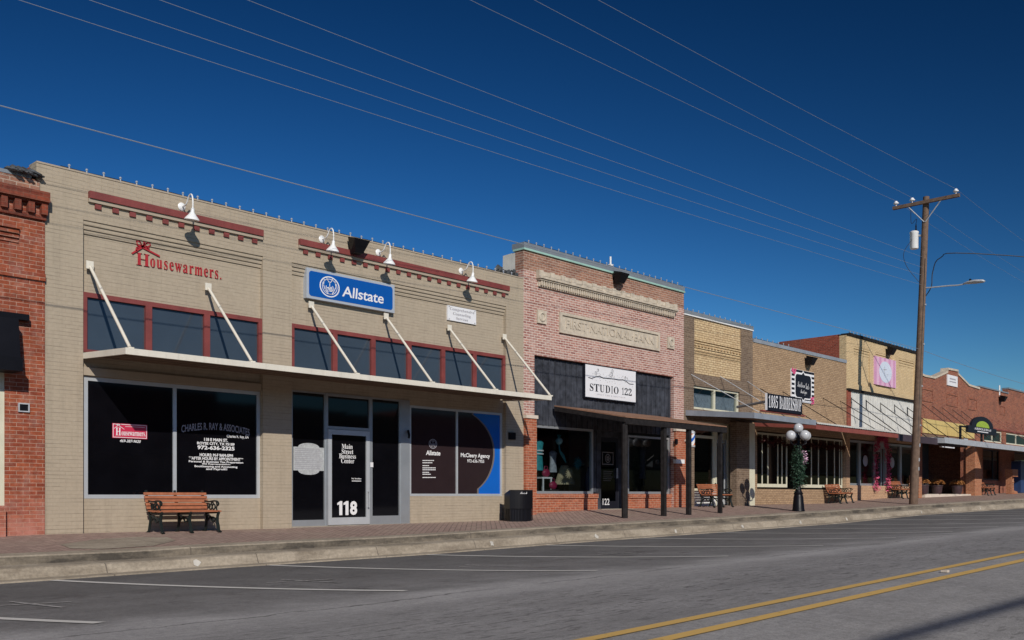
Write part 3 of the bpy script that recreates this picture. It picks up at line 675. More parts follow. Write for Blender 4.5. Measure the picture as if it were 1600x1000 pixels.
# canopy
cz_w, cz_f, ct = Z(130, 551), Z(196, 543, 1.64), 1.64
ca, cb = b1[0]-.0, S(862, ct); th = .105
can = MB()
def slabv(a, c, t0, t1, za, zb, th): return [(a,-t0,za-th),(c,-t0,za-th),(a,-t1,zb-th),(c,-t1,zb-th),(a,-t0,za),(c,-t0,za),(a,-t1,zb),(c,-t1,zb)]
can.hexa(slabv(ca+.04, cb-.04, -.1, ct-.04, cz_w-.02, cz_f-.02, .03))
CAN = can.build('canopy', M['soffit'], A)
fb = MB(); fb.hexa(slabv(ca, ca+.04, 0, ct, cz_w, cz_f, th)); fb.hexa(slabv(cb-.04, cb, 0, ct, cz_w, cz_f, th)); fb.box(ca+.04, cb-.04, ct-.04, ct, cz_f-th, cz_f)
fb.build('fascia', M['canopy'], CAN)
jb = MB()
for i in range(1, 5):
    tt = ct*i/5; zz = cz_w+(cz_f-cz_w)*i/5; jb.box(ca+.04, cb-.04, tt-.02, tt+.02, zz-.085, zz-.05)
jb.build('joist', M['soffit'], CAN)
for (xw, yw, xl, yl) in ((140,415,207,543),(325,449,394,566),(486,477,557,583),(603,495,674,597),(702,513,773,608),(788,527,860,618)):
    s, z = S(xw), Z(xw, yw); tl = ct-.09
    q = MB().tube([(s, -.03, z-.03), (s, -tl, cz_f+.03)], .028, 10).build('strut', M['canopy'], CAN, smooth=True)
    MB().box(s-.065, s+.065, .0, .02, z-.06, z+.08).build('wall_plate', M['canopy'], q)
    MB().box(s-.05, s+.05, tl-.07, tl+.06, cz_f-.005, cz_f+.025).build('foot_plate', M['canopy'], q)
MB().box(S(794,0), S(803,0), 0, .07, Z(798,687), Z(798,676)).build('wall_socket', M['black_metal'], A)
x_ = S(635, -.1); MB().tube([(x_,.04,Z(635,672)),(x_,.0,Z(635,680)),(x_-.03,-.02,Z(635,684))], .03, 6).build('camera_bracket', M['black_metal'], A)
# --- lettering on the panes
b = MB(); PT = pt1+.004
T(b, 'CHARLES R. RAY & ASSOCIATES', 283.5, 390, 664.5, 676, PT, arch=.085, offset=.012)
b.build('lettering', M['dim_vinyl'], W1)
b = MB(); P = PT
T(b, 'Charles R. Ray, EA', 354.5, 388.5, 679, 685, P, offset=.01)
b.build('lettering', M['white_vinyl'], W1); b = MB()
T(b, '118 E MAIN ST.', 319, 356, 684, 689, P, offset=.035); T(b, 'ROYSE CITY, TX 75189', 308, 366.5, 690, 695, P, offset=.035)
T(b, '972-636-2325', 308.5, 366.5, 695.6, 702, P, offset=.035)
b.build('lettering', M['white_vinyl'], W1); b = MB()
T(b, 'HOURS: M-F 9AM-5PM', 312, 364, 708, 713, P, offset=.035); T(b, '**AFTER HOURS BY APPOINTMENT**', 295, 380, 713, 718, P, offset=.03)
T(b, 'Personal & Business Tax Preparation', 295, 380, 719, 723, P, offset=.03); T(b, 'IRS Representation', 316, 360, 723.4, 726.4, P, offset=.03)
T(b, 'Bookkeeping and Accounting', 304, 371, 726.6, 730.6, P, offset=.03); T(b, 'and Payroll!!', 322, 355, 731, 735, P, offset=.03)
b.build('lettering', M['white_vinyl'], W1); b = MB()
T(b, '469-387-9620', 187, 220, 686.3, 690.8, P, offset=.02, shear=.3)
b.build('lettering', M['white_vinyl'], W1)
b = MB(); s0, s1 = S(175.5,P), S(230,P); z1, z0 = Z(175.5,661,P), Z(175.5,684,P); b.box(s0, s1, P-.004, P+.001, z0, z1); SK = b.build('sticker', M['sticker_red'], W1)
b = MB(); q = P+.004; b.grid(s0+.01, s1-.01, z0+.01, z1-.01, q, q-.002, [(s0+.02, s1-.02, z0+.02, z1-.02)])
word(b, serif('H'), s0+.06, s0+.16, z0+.05, z0+.19, q); word(b, serif('ousewarmers.'), s0+.17, s1-.03, z0+.05, z0+.125, q)
stroke(b, [(s0+.03,z0+.17),(s0+.11,z0+.235),(s0+.22,z0+.165)], .008, q); stroke(b, [(s0+.06,z0+.25),(s0+.11,z0+.235),(s0+.16,z0+.255)], .012, q)
stroke(b, [(s0+.24,z1-.05),(s1-.05,z1-.05)], .007, q); b.build('lettering', M['white_vinyl'], W1)
# entrance lettering
PD = PW+.016; b = MB()
for wd, xa, xb, ya, yb in (('Main', 534, 551, 693.5, 701), ('Street', 534, 552, 701.5, 709), ('Business', 530, 556, 708.5, 716), ('Center', 533, 553.5, 716, 723.5)): T(b, serif(wd), xa, xb, ya, yb, PD)
b.build('lettering', M['white_vinyl'], door); b = MB(); za_, zb_ = Z(527,805,PD), Z(527,783,PD); sa_, sb_ = S(527,PD), S(558,PD); w_ = (sb_-sa_)
for u0 in (.0, .31): b.add([(sa_+w_*(u0+x), -PD, za_+(zb_-za_)*y) for x, y in ((.10,0),(.25,0),(.25,1),(.14,1),(.0,.86),(.0,.72),(.10,.76))], [tuple(range(7))])
word(b, '8', sa_+w_*.64, sb_, za_, zb_, PD, offset=.04); b.build('house_number', M['white_vinyl'], door); b = MB()
T(b, 'No Smoking', 549.5, 564.5, 746.5, 749.5, PD, offset=.02); stroke(b, [(S(550,PD),Z(550,751.5,PD)),(S(564,PD),Z(550,751.5,PD))], .015, PD)
b.build('lettering', M['white_vinyl'], door)
PS = PW+.0; b = MB(); xa, xb = S(455.8,PS)+.04, S(506,PS)-.0; zc0 = Z(480,717,PS)
pass
pl = [(xa, zc0+.25)] + [((xa+xb)/2-.27*math.cos(R(a)), zc0+.25+.09*math.sin(R(a))) for a in range(0, 181, 15)] + [(xb, zc0+.25), (xb, zc0-.25)] + [((xa+xb)/2+.27*math.cos(R(a)), zc0-.25-.09*math.sin(R(a))) for a in range(0, 181, 15)] + [(xa, zc0-.25)]
b.prism(pl[::-1], PS-.003, PS+.003); PL = b.build('plaque', M['plaque'], sl0)
b = MB(); q = PS+.005
for k in range(11): 
    z = zc0+.215-.042*k; rr = random.Random(k); x = xa+.04
    while x < xb-.1:
        l = .03+.05*rr.random(); stroke(b, [(x,z),(x+l,z)], .016, q); x += l+.015
for k in (-2,-1,0,1,2): disc(b, (xa+xb)/2+.1*k, zc0+.325-.012*k*k, .012, q, 8); disc(b, (xa+xb)/2+.1*k, zc0-.325+.012*k*k, .012, q, 8)
b.build('small_print', M['dim_vinyl'], sl0)
b = MB(); b.box(S(575.5,PW)+.02, S(581,PW), PW+.045, PW+.05, Z(578,730,PW), Z(578,722.5,PW)); b.build('notice', M['sign_white'], sl1)
def hands_logo(b, cs, cz, r, t, sx=1.0, w=.1):
    ring(b, cs, cz, r*.95, r*w, t, 32, sx=sx); ring(b, cs, cz, r*.74, r*w*.5, t, 28, sx=sx)
    P_ = lambda pts: stroke(b, [(cs+x*r*sx, cz+y*r) for x, y in pts], r*w*.7, t)
    P_([(-.3,.82),(-.15,.55),(0,.4),(.0,.0),(.02,-.15)]); P_([(.3,.82),(.15,.5),(.0,.4)]); P_([(-.55,.6),(-.62,.1),(-.45,-.35),(-.1,-.72),(.2,-.7)])
    P_([(.55,.6),(.62,.1),(.45,-.35),(.25,-.62)]); P_([(-.35,.05),(-.38,-.2),(-.15,-.5)]); P_([(.3,.1),(.38,-.15),(.3,-.4)])
    for k in range(4): P_([(-.28+.09*k,-.12-.1*k),(.2+.04*k,-.02-.12*k)])
b = MB(); q = pt2+.004
cs, cz = S(676.5,q), Z(676.5,693.5,q); hands_logo(b, cs, cz, Z(676,686,q)-cz, q, sx=1.15, w=.12); b.build('emblem', M['dim_vinyl'], W2)
b = MB(); T(b, 'Allstate', 665.5, 688, 703.5, 711, q, offset=.03, shear=.1)
b.build('lettering', M['white_vinyl'], W2); b = MB(); rr = random.Random(2)
for k, (l, y) in enumerate(((17,719.5),(14,723),(10,727.5),(20,731),(19,734),(9,738),(11,741),(20,746))): 
    x = 660.5
    while x < 660.5+l: stroke(b, [(S(x,q),Z(x,y,q)),(S(x+1.7,q),Z(x,y,q))], .02, q); x += 2.6
b.build('small_print', M['white_vinyl'], W2); b = MB()
T(b, 'McCleery Agency', 720, 765.5, 707.5, 716, q, offset=.025); T(b, '972-636-7955', 730, 756.5, 717.5, 722.5, q, offset=.015)
b.build('lettering', M['white_vinyl'], W2)
h = hs2[1]; b = MB(); bg_ = MB(); cx, cz, rx, rz = h[0]-.1, h[2]+.86, (h[1]-h[0])*.86, 1.22
pl = [(h[0]+(h[1]-h[0])*(.87-(1.05 if v > 0 else .80)*(1-math.sqrt(1-(v*.93)**2))), (h[2]+h[3])/2+.04+v*((h[3]-h[2])/2)) for v in [.92-.0766*k for k in range(25)]]
pl = [(pl[0][0], h[3])] + pl + [(pl[-1][0], h[2])]
b.add([(x,-q,z) for x, z in pl] + [(h[1],-q,h[2]),(h[1],-q,h[3])], [tuple(range(len(pl)+2))]); b.build('blue_field', M['blue_vinyl'], W2)
bg_.add([(x+dx_, -(q+.003), z) for x, z in pl for dx_ in (-.055, .004)], [(2*i_, 2*i_+1, 2*i_+3, 2*i_+2) for i_ in range(len(pl)-1)]); bg_.build('grey_arc', M['grey_vinyl'], W2)

string_lights('string of bulbs along the top of the beige painted wall', e1+.4, E2-.2, ztA+.03, .0)
# ---- signs and lamps on the beige wall
TP = -.1
L = thing('wall_lettering', 'raised red store name letters with a bow and gable mark on the beige wall', 'sign', (S(270), 0, Z(270, 405)))
b = MB(); T(b, serif('H'), 212.5, 233, 394.5, 413.5, TP, thick=.025, offset=-.015); b.build('large_letter', M['letter_red'], L)
b = MB(); z0 = Z(213, 413.3, TP); hh = .165
word(b, serif('ousewarmers.'), S(234.5,TP), S(345,TP), z0, z0+hh, TP, thick=.025, spacing=1.22, offset=-.012); b.build('small_letters', M['letter_red'], L)
b = MB(); P_ = lambda pts, w=.028: stroke(b, [(S(x,TP), Z(x,y,TP)) for x, y in pts], w, TP, th=.03)
P_([(206,396),(221.5,386.5),(248,400.5)]); b.build('gable_mark', M['letter_red'], L)
b = MB()
for pts in ([(221,386),(214,383),(212,377),(217,378),(221,385)], [(222,386),(228,386),(234,384),(233,380),(227,381),(222,385)], [(221,385),(217,376),(222,375),(224,381),(221,385)], [(223,385),(226,377),(231,377),(226,383)], [(221,386),(213,387),(212,392)], [(222,386),(229,388),(232,388)]): P_(pts, .02)
b.build('bow_mark', M['letter_red'], L)
s0, s1, z0, z1 = S(479,.02), S(616.5,.02), Z(479,465,.02), Z(479,417.5,.02)
G = thing('sign_box', 'blue and silver insurance sign box with white round hands emblem on beige wall', 'sign', ((s0+s1)/2, 0, z0))
MB().box(s0, s1, -.1, .02, z0, z1).build('cabinet', M['sign_silver'], G)
MB().prism(rrect(s0+.06, s1-.06, z0+.055, z1-.055, .07), .02, .024).build('face', M['sign_blue'], G)
b = MB(); q = .027; cz = Z(515.2, 448.2, q); hands_logo(b, S(515.2,q), cz, Z(515.2,432,q)-cz, q, sx=1.17, w=.11); b.build('emblem', M['sign_white'], G)
b = MB(); hh = .235; zb = Z(534.5, 463, q); word(b, 'Allstate', S(534.5,q), S(599.5,q), zb, zb+hh, q, offset=.012, shear=.08, spacing=.97); b.build('lettering', M['sign_white'], G)
s0, s1, z0, z1 = S(699.5,-.06), S(744,-.06), Z(699.5,499.6,-.06), Z(699.5,476.6,-.06)
G = thing('sign_board', 'small white board with grey blackletter text at the right of the beige wall', 'sign', ((s0+s1)/2, 0, z0))
MB().box(s0, s1, -.1, -.06, z0, z1).build('board', M['sign_white'], G)
b = MB(); q = -.056; w_, h_ = s1-s0, z1-z0
word(b, serif('Comprehensive'), s0+w_*.07, s0+w_*.93, z0+h_*.66, z0+h_*.9, q); word(b, serif('Counseling'), s0+w_*.18, s0+w_*.8, z0+h_*.36, z0+h_*.6, q); word(b, serif('Services'), s0+w_*.29, s0+w_*.7, z0+h_*.12, z0+h_*.3, q)
for (u, v) in ((.05,.08),(.95,.08),(.05,.92),(.95,.92)): disc(b, s0+w_*u, z0+h_*v, .022, q, 4)
b.build('lettering', M['dim_vinyl'], G)
def gooseneck(x, y, label):
    s, z = S(x), Z(x, y); r = thing('gooseneck_lamp', label, 'wall lamp', (s, 0, z), 'white gooseneck lamps on the beige wall')
    MB().lathe((s, 0, z), [(.075,0),(.078,.012),(.05,.03),(.02,.035)], 16, axis=(0,-1,0)).build('rosette', M['white_metal'], r, smooth=True)
    pts = [(0,.03,0),(0,.11,-.005),(0,.19,.02),(0,.24,.08),(0,.285,.14),(0,.34,.165),(0,.395,.14),(0,.425,.06),(0,.43,-.04),(0,.425,-.12)]
    def sm(p):
        o = []
        for i in range(len(p)-1):
            a, b_ = Vector(p[i]), Vector(p[i+1]); pr = Vector(p[max(i-1,0)]); nx = Vector(p[min(i+2,len(p)-1)])
            for k in range(3):
                u = k/3; o.append(.5*((2*a)+(b_-pr)*u+(2*pr-5*a+4*b_-nx)*u*u+(3*a-pr-3*b_+nx)*u**3))
        return o+[Vector(p[-1])]
    MB().tube([(s-.0+p.x, -p.y, z+p.z) for p in sm(pts)], .014, 8).build('arm', M['white_metal'], r, smooth=True)
    MB().lathe((s, -.425, z-.13), [(.014,.03),(.032,.01),(.036,-.05),(.05,-.08),(.09,-.13),(.125,-.17),(.142,-.20),(.134,-.197),(.115,-.172),(.045,-.10)], 20, axis=(0,-.16,1)).build('shade', M['white_metal'], r, smooth=True)
    return r
gooseneck(283.6, 323, 'white gooseneck lamp alone above the raised red letters')
gooseneck(502.4, 373.8, 'white gooseneck lamp above the left end of the blue sign box')
gooseneck(590.7, 394.6, 'white gooseneck lamp above the right end of the blue sign box')
gooseneck(720, 423.4, 'white gooseneck lamp above the small white board')
floodlight('black floodlight above the blue sign box on beige wall', S(549), Z(549, 386))
b = MB(); x0 = E2-.9; rr = random.Random(8)
for k in range(8):
    xx = x0+.1*k; b.tube([(xx, .15+.2*rr.random(), ztA+.02), (xx+.04, .1, ztA+.08+.12*rr.random()), (xx+.12, .3, ztA+.03)], [.05,.06,.03], 5)
tag(b.build('roof_flashing', M['tarp']), 'crumpled dark roof flashing where the beige wall meets the taller brick wall', 'flashing')
# ---- old bank brick building
E3 = S(1068.5)
B = thing('brick_shop', 'mottled pinkish brick shop building with mint coping and stone name tablet', 'building', ((E2+E3)/2, 0, .6))
ztB = 6.46+H
op = (S(835), S(1053), -.9, 3.74+H)
MB().grid(E2, E3, -.9, 5.95+H, 0, -.3, [op]).build('wall', M['old_brick'], B)
MB().grid(E2, E3, 5.95+H, ztB, 0, -.3).build('parapet', M['old_brick_top'], B)
shell(B, E2, E3, ztB-.02, 'white_ridge', back=14, zback=5.5+H, ret=.75)
b = MB(); b.box(E2-.03, E3+.01, .05, -.36, ztB, ztB+.05); b.build('mint_trim', M['mint'], B)
b = MB(); b.box(E2-.02, E3, .035, -.4, ztB+.05, ztB+.2); b.build('coping', M['grey_coping'], B)
pz = 2.03+H
for a, c in ((E2, op[0]), (op[1], E3)): MB().box(a, c, 0, .085, -.9, pz).build('lower_pier', M['knee_brick'], B)
for a, c in ((E2-.01, op[0]+.03), (op[1]-.03, E3+.01)): MB().box(a, c, 0, .115, pz, pz+.09).build('pier_cap', M['white_stone'], B)
# terracotta cornice
c0, c1 = S(842, .1), S(1058, .1); zt_, zb_ = 6.0+H, 5.58+H
b = MB(); b.box(c0, c1, 0, .17, zt_-.22, zt_-.165); b.box(c0+.03, c1-.03, 0, .13, zt_-.26, zt_-.221); b.box(c0+.06, c1-.06, 0, .06, zb_, zt_-.261)
b.box(c0+.02, c1-.02, 0, .085, zt_-.164, zt_-.02); 
nb = 15
for i in range(nb):
    x = c0+.09+(c1-c0-.18)*i/(nb-1); b.box(x-.09, x+.09, 0, .115, zt_-.164, zt_+.005)
for i in range(nb-1):
    x = c0+.09+(c1-c0-.18)*(i+.5)/(nb-1); b.box(x-.13, x+.13, .085, .098, zt_-.13, zt_-.05)
k = c0+.1
while k < c1-.1: b.box(k, k+.05, .06, .105, zb_+.03, zt_-.262); k += .095
b.build('cornice', M['stone'], B)
q0, q1, z0, z1 = S(873), S(1029), 4.45+H, 5.02+H
tb = MB(); tb.grid(q0, q1, z0, z1, .06, 0, [(q0+.09, q1-.09, z0+.08, z1-.08)]); tb.box(q0+.09, q1-.09, 0, .018, z0+.08, z1-.08)
TBL = tb.build('name_tablet', M['stone'], B)
b = MB(); word(b, 'FIRST\u00b7NATIONAL\u00b7BANK', q0+.28, q1-.28, z0+.17, z1-.17, .018, thick=.022); b.build('lettering', M['stone'], TBL)
for x in (845.3, 1047):
    s = S(x); z = 4.78+H; m_ = MB().grid(s-.18, s+.18, z-.18, z+.18, .05, 0).build('medallion', M['stone'], B)
    r_ = MB(); r_.lathe((s, -.05, z), [(.13,-.01),(.13,.02),(.105,.03),(.085,.02),(.085,-.006)], 24, axis=(0,-1,0)); r_.build('ring', M['stone'], m_)
# opening: boards, two windows, recessed door
tb_ = -.12; zbd = Z(874, 667, tb_)
b = MB(); x = op[0]; b.box(op[0], op[1], tb_-.06, -.28, zbd, op[3])
while x < op[1]-.05:
    w_ = min(.24, op[1]-x); b.box(x+.006, x+w_-.006, tb_-.055, tb_, zbd, op[3]-.03); x += .24
x = op[0]
while x < op[1]: b.box(x-.02+.0, x+.02, tb_, tb_+.02, zbd, op[3]-.03); x += .24
b.build('board_panel', M['black_wood'], B)
zs = Z(836, 768.5, tb_)
wa = (op[0], S(927, tb_), zs, zbd-.0); wb = (S(981, tb_), op[1], zs, zbd)
fb = MB(); fb.box(wa[1], wa[1]+.12, tb_, tb_-.12, zs, zbd); fb.build('door_surround', M['black_wood'], B)
for w_ in (wa, wb):
    k0, k1 = w_[0], (w_[1] if w_ is wb else S(933, tb_))
    kn = MB().box(k0, k1, tb_+.02, -.4, -.9, zs-.17).build('knee_wall', M['knee_brick'], B)
    MB().box(k0, k1, tb_+.055, -.4, zs-.17, zs-.05).build('sill', M['knee_brick'], kn)
WA, hA, pA = window(B, wa[0], wa[1], zs-.05, zbd, tb_, fw=.06, fm='alu', pm_='glass', depth=.1, bot=.07)
WB, hB, pB = window(B, wb[0], S(1046,tb_), zs-.05, zbd-.08, tb_, fw=.06, fm='alu', pm_='dark_glass', depth=.1, bot=.07)
MB().box(S(1046,tb_), op[1], tb_-.01, -.28, zs-.05, zbd).build('side_panel', M['black_wood'], B)
td = -.26; dd0, dd1 = S(934, td)+.0, S(966, td); gz = gw(S(950))+.02; dtz = Z(940, 683, td)
MB().box(S(933,tb_), S(981,tb_), .05, -.7, -.9, gz).build('threshold', M['concrete'], B)
D2 = MB().grid(dd0, dd1, gz, dtz, td, td-.05, [(dd0+.11, dd1-.11, gz+.22, dtz-.12)]).build('door', M['sign_black'], B)
MB().box(dd0+.1, dd1-.1, td-.02, td-.03, gz+.21, dtz-.11).build('pane', M['dark_glass'], D2)
b = MB(); word(b, '122', S(941.5,td), S(952,td), Z(942,789,td), Z(942,779,td), td+.006, offset=.01); b.build('lettering', M['white_vinyl'], D2)
b = MB(); q = td-.012; zc0 = Z(945, 716, td); cs0 = (dd0+dd1)/2
b.grid(cs0-.27, cs0+.27, zc0-.19, zc0+.19, q+.002, q, [(cs0-.24,cs0+.24,zc0-.16,zc0+.16)]); ring(b, cs0, zc0, .12, .03, q+.003)
for k in range(5): disc(b, cs0+.05*math.cos(k*1.26), zc0+.05*math.sin(k*1.26), .035, q+.004, 8)
for k in range(6): stroke(b, [(cs0-.22+.0, zc0-.38-.055*k), (cs0+.22-.04*(k % 3), zc0-.38-.055*k)], .014, q+.003)
b.build('decal', M['grey_vinyl'], D2)
MB().box(dd1-.1, dd1-.075, td+.05, td, gz+.9, gz+1.2).build('handle', M['galv'], D2)
fr = MB(); fr.box(S(933,tb_), dd0, tb_-.02, td-.05, gz, zbd); fr.box(dd1, S(981,tb_), td, td-.05, gz, zbd); fr.box(S(981,tb_)-.04, S(981,tb_), tb_-.02, td, gz, zbd); fr.box(dd0, dd1, td, td-.05, dtz, zbd)
fr.build('door_frame', M['black_wood'], B)
# posts and shed roof
pt_ = 2.35; r0, r1 = S(866), 25.0; zw_, zf_ = 2.45+H, 2.03+H
CP = MB(); CP.hexa(slabv(r0, r1, 0, pt_+.05, zw_, zf_-.01, .03)); CPo = CP.build('porch_roof', M['shake'], B)
b = MB(); b.hexa(slabv(r0+.0, r0+.06, .0, pt_+.02, zw_-.032, zf_-.035, .12)); b.hexa(slabv(r1-.06, r1, .0, pt_+.02, zw_-.032, zf_-.035, .12)); b.box(r0+.06, r1+.05, pt_-.06, pt_+.03, zf_-.20, zf_-.035)
b.build('beam', M['dark_wood'], CPo)
b = MB()
for i in range(1, 8): x = r0+(r1-r0)*i/8; b.hexa(slabv(x-.03, x+.03, 0, pt_-.07, zw_-.032, zf_-.02, .10))
b.build('rafter', M['dark_wood'], CPo)
for i, (x, wd_) in enumerate(((976,.135),(1037,.115),(1076,.115),(1125,.105))):
    s = S(x, 2.28); b = MB(); g_ = walk(s, 2.28); rr = random.Random(i)
    b.tube([(s+rr.uniform(-.006,.006), -2.28, g_-.02+(zf_-.18-g_+.02)*k/7) for k in range(8)], [wd_*.6*(1+.05*rr.uniform(-1,1)) for k in range(8)], 8 if i == 0 else 4)
    if i: 
        b = MB(); b.box(s-wd_/2, s+wd_/2, 2.28-wd_/2, 2.28+wd_/2, g_-.02, zf_-.18)
    b.build('post', M['dark_wood'], B)
b = MB(); b.box(S(1056,.085)-.05, S(1056,.085)+.05, .085, .13, Z(1058,694,.1), Z(1058,686,.1)); b.build('wall_lantern', M['black_metal'], B)
b = MB(); b.box(S(1056,.2), S(1069,.2), .1, .22, Z(1056,724,.2), Z(1056,717.5,.2)); tag(b.build('letter_box', M['white_metal']), 'small white letter box on the pink brick shop pier beside the striped pole', 'letter box')
# clothes and props in the left window
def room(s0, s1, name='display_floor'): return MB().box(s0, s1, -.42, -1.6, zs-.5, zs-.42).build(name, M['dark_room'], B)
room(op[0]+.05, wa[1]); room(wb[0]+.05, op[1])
def torso(s, t, z, mat, hgt, label, wid=.42, grp='display clothes in the shop window', skirt=False, stand=True):
    r = thing('display_garment', label, 'garment', (s, -t, zs-.42), grp)
    pr = [(.02,0),(wid*.42,.0),(wid*.40,.1),(wid*.34,hgt*.5),(wid*.36,hgt*.72),(wid*.44,hgt*.9),(wid*.3,hgt*.97),(.06,hgt)] if not skirt else [(.02,0),(wid*.75,0),(wid*.62,hgt*.3),(wid*.4,hgt*.75),(wid*.28,hgt),(.02,hgt)]
    b = MB(); n = 20; o = len(b.v); b.lathe((0,0,0), pr, n); b.v = [(s+v[0]*(1+.10*math.sin(9*math.atan2(v[1], v[0]+1e-6))*(1 if skirt else .3)), -t+v[1]*.6, z+v[2]) for v in b.v]
    b.build('garment', M[mat], r, smooth=True)
    if stand: MB().tube([(s,-t,zs-.42),(s,-t,z+.05)], .02, 8).build('stand', M['black_metal'], r)
    return r
room_s = lambda x, t: S(x, t)
g = torso(S(841,-.7), -.7, Z(841,735,-.7), 'teal', .85, 'striped teal top on a stand at the left edge of the shop window')
for zz in (.44,.53): MB().lathe((S(841,-.7), .7, Z(841,735,-.7)+zz), [(.150,0),(.152,.035)], 18).build('stripe', M['sign_white'], g)
g = torso(S(882,-.9), -.9, Z(882,757,-.9), 'khaki', .55, 'khaki pleated skirt in the shop window', .5, skirt=True)
torso(S(864,-.95), -.95, Z(864,738,-.95), 'grey_cloth', .62, 'dark patterned blouse behind the white table', .34)
torso(S(1003,-.8), -.8, Z(1003,748,-.8), 'grey_cloth', 1.0, 'long pale grey dress behind the right hand shop window', .36)
t_ = thing('display_table', 'small white table in the shop window holding a berry handbag', 'table', (S(855,-.6), .6, zs-.42), None)
MB().box(S(847,-.5), S(863,-.5), -.5, -.85, Z(855,748,-.6), Z(855,745.5,-.6)).build('top', M['white_metal'], t_)
for dx in (S(847,-.5)+.05, S(863,-.5)-.05):
    for tt in (-.52, -.83): MB().box(dx-.02, dx+.02, tt, tt+.03, zs-.42, Z(855,748,-.6)).build('leg', M['white_metal'], t_)
def bag(s, t, z, label):
    r = thing('handbag', label, 'handbag', (s, -t, z), 'berry handbags in the shop window')
    b = MB(); b.ball((s, -t, z+.11), .14, 10, (1.1,.55,.85)); b.build('bag', M['berry'], r, smooth=True)
    MB().tube([(s-.08,-t,z+.2),(s-.05,-t,z+.3),(s+.05,-t,z+.3),(s+.08,-t,z+.2)], .01, 6).build('strap', M['berry'], r)
bag(S(853,-.65), -.65, Z(855,745.3,-.65), 'berry handbag standing on the small white table')
bag(S(864,-.5), -.5, Z(864,762,-.5)-.05, 'berry handbag low beside the small white table')
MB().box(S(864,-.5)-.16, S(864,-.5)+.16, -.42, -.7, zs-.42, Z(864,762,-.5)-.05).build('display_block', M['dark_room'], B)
b = MB(); c = (S(873.5,-.6), .6, Z(873.5,689,-.6)); b.ball(c, .105, 12); r = thing('glass_ornament', 'round pale teal ornament hanging in the shop window', 'ornament', c); b.build('ball', M['aqua'], r, smooth=True)
for i in range(5):
    a = R(60+15*i); MB().tube([(c[0], c[1], c[2]+.08),(c[0]+.15*math.cos(a)*1.2, c[1], c[2]+.09+.1*math.sin(a))], [.02,.008], 5).build('spike', M['teal'], r)
b = MB(); pts = [(c[0]+.0,c[1],c[2]-.1),(c[0]+.03,c[1],c[2]-.28),(c[0]+.18,c[1],c[2]-.42),(c[0]+.30,c[1],c[2]-.6)]; b.tube(pts, [.02,.03,.05,.02], 6); b.build('ribbon', M['teal'], r)
def star(x, y, t, rad, mat, label, n=12):
    b = MB(); cs, cz = S(x,t), Z(x,y,t); pts = []
    for i in range(2*n): a = math.pi*i/n; q = rad*(1 if i % 2 == 0 else .45); pts.append((cs+q*math.cos(a)*1.25, cz+q*math.sin(a)))
    b.prism(pts, t, t+.03); tag(b.build('star_decoration', M[mat]), label, 'decoration', None)
star(903, 724, -.8, .2, 'teal', 'dark teal starburst hanging in the shop window')
star(888.5, 740, -.48, .15, 'khaki', 'khaki starburst in front of the pleated skirt')
b = MB(); b.lathe((S(919.5,-.5), .5, Z(919,767,-.5)), [(.1,0),(.11,.2),(.1,.42),(.04,.6),(.03,.7)], 14); tag(b.build('bottle', M['blue_box'], smooth=True), 'tall dark blue bottle shape at the right corner of the shop window', 'bottle')
string_lights('string of bulbs on the mint coping of the pinkish brick building', E2+.05, E3-.05, ztB+.21, .0)
floodlight('black floodlight on the pinkish brick facade over the stone cornice', S(960), Z(960, 435))
b = MB(); s = S(956); b.tube([(s,.05,ztB+.2),(s,.05,ztB+.5)], .03, 8); b.box(s-.05,s+.05,-.1,0,ztB+.2,ztB+.28); tag(b.build('vent_pipe', M['white_metal']), 'short white pipe on the coping above the pinkish brick building', 'pipe')
s0, s1, z0, z1 = S(914.5,-.02), S(993.5,-.02), Z(914.5,619.5,-.02), Z(914.5,568.5,-.02)
G = thing('sign_board', 'white studio sign with black branch drawing on charcoal boards', 'sign', ((s0+s1)/2, 0, z0))
MB().box(s0, s1, -.1, -.024, z0, z1).build('board', M['sign_white'], G)
MB().grid(s0-.03, s1+.03, z0-.03, z1+.03, -.015, -.1, [(s0, s1, z0, z1)]).build('frame', M['sign_black'], G)
b = MB(); q = -.02; w_, h_ = s1-s0, z1-z0; U = lambda u, v: (s0+w_*u, z0+h_*v)
for wd, u0, u1_ in (('S',.085,.155),('T',.165,.265),('U',.275,.365),('D',.385,.475),('I',.50,.53),('O',.55,.645),('1',.715,.75),('2',.765,.835),('2',.845,.915)): word(b, serif(wd), s0+w_*u0, s0+w_*u1_, z0+h_*.195, z0+h_*.425, q)
b.build('lettering', M['sign_black'], G)
b = MB(); br = [(.06,.60),(.12,.58),(.19,.64),(.27,.69),(.34,.64),(.44,.65),(.55,.66),(.65,.65),(.73,.68),(.80,.64),(.87,.57),(.95,.58)]
stroke(b, [U(*p) for p in br], .022, q)
rr = random.Random(5)
for k in range(46):
    i = rr.randrange(len(br)-1); u = br[i][0]+rr.random()*.08; v = br[i][1]+rr.choice((-1,1,1))*rr.uniform(.04,.14); a = rr.uniform(0, 6.3); l = rr.uniform(.012,.03)
    stroke(b, [U(u, v), U(u+l*math.cos(a)*.6, v+l*math.sin(a))], .008, q)
for (u, v, r_) in ((.2,.76,.05),(.5,.78,.07),(.52,.90,.05),(.78,.74,.04),(.24,.86,.04)): ring(b, *U(u, v), r_, .007, q, 14); ring(b, *U(u+.01, v+.015), r_*.5, .006, q, 10)
b.build('branch_drawing', M['sign_black'], G)
b = MB(); word(b, 'SPRAY TAN & BOUTIQUE', *[f for f in (s0+w_*.22, s0+w_*.78)], z0+h_*.085, z0+h_*.13, q, spacing=1.4); b.build('small_print', M['dim_vinyl'], G)

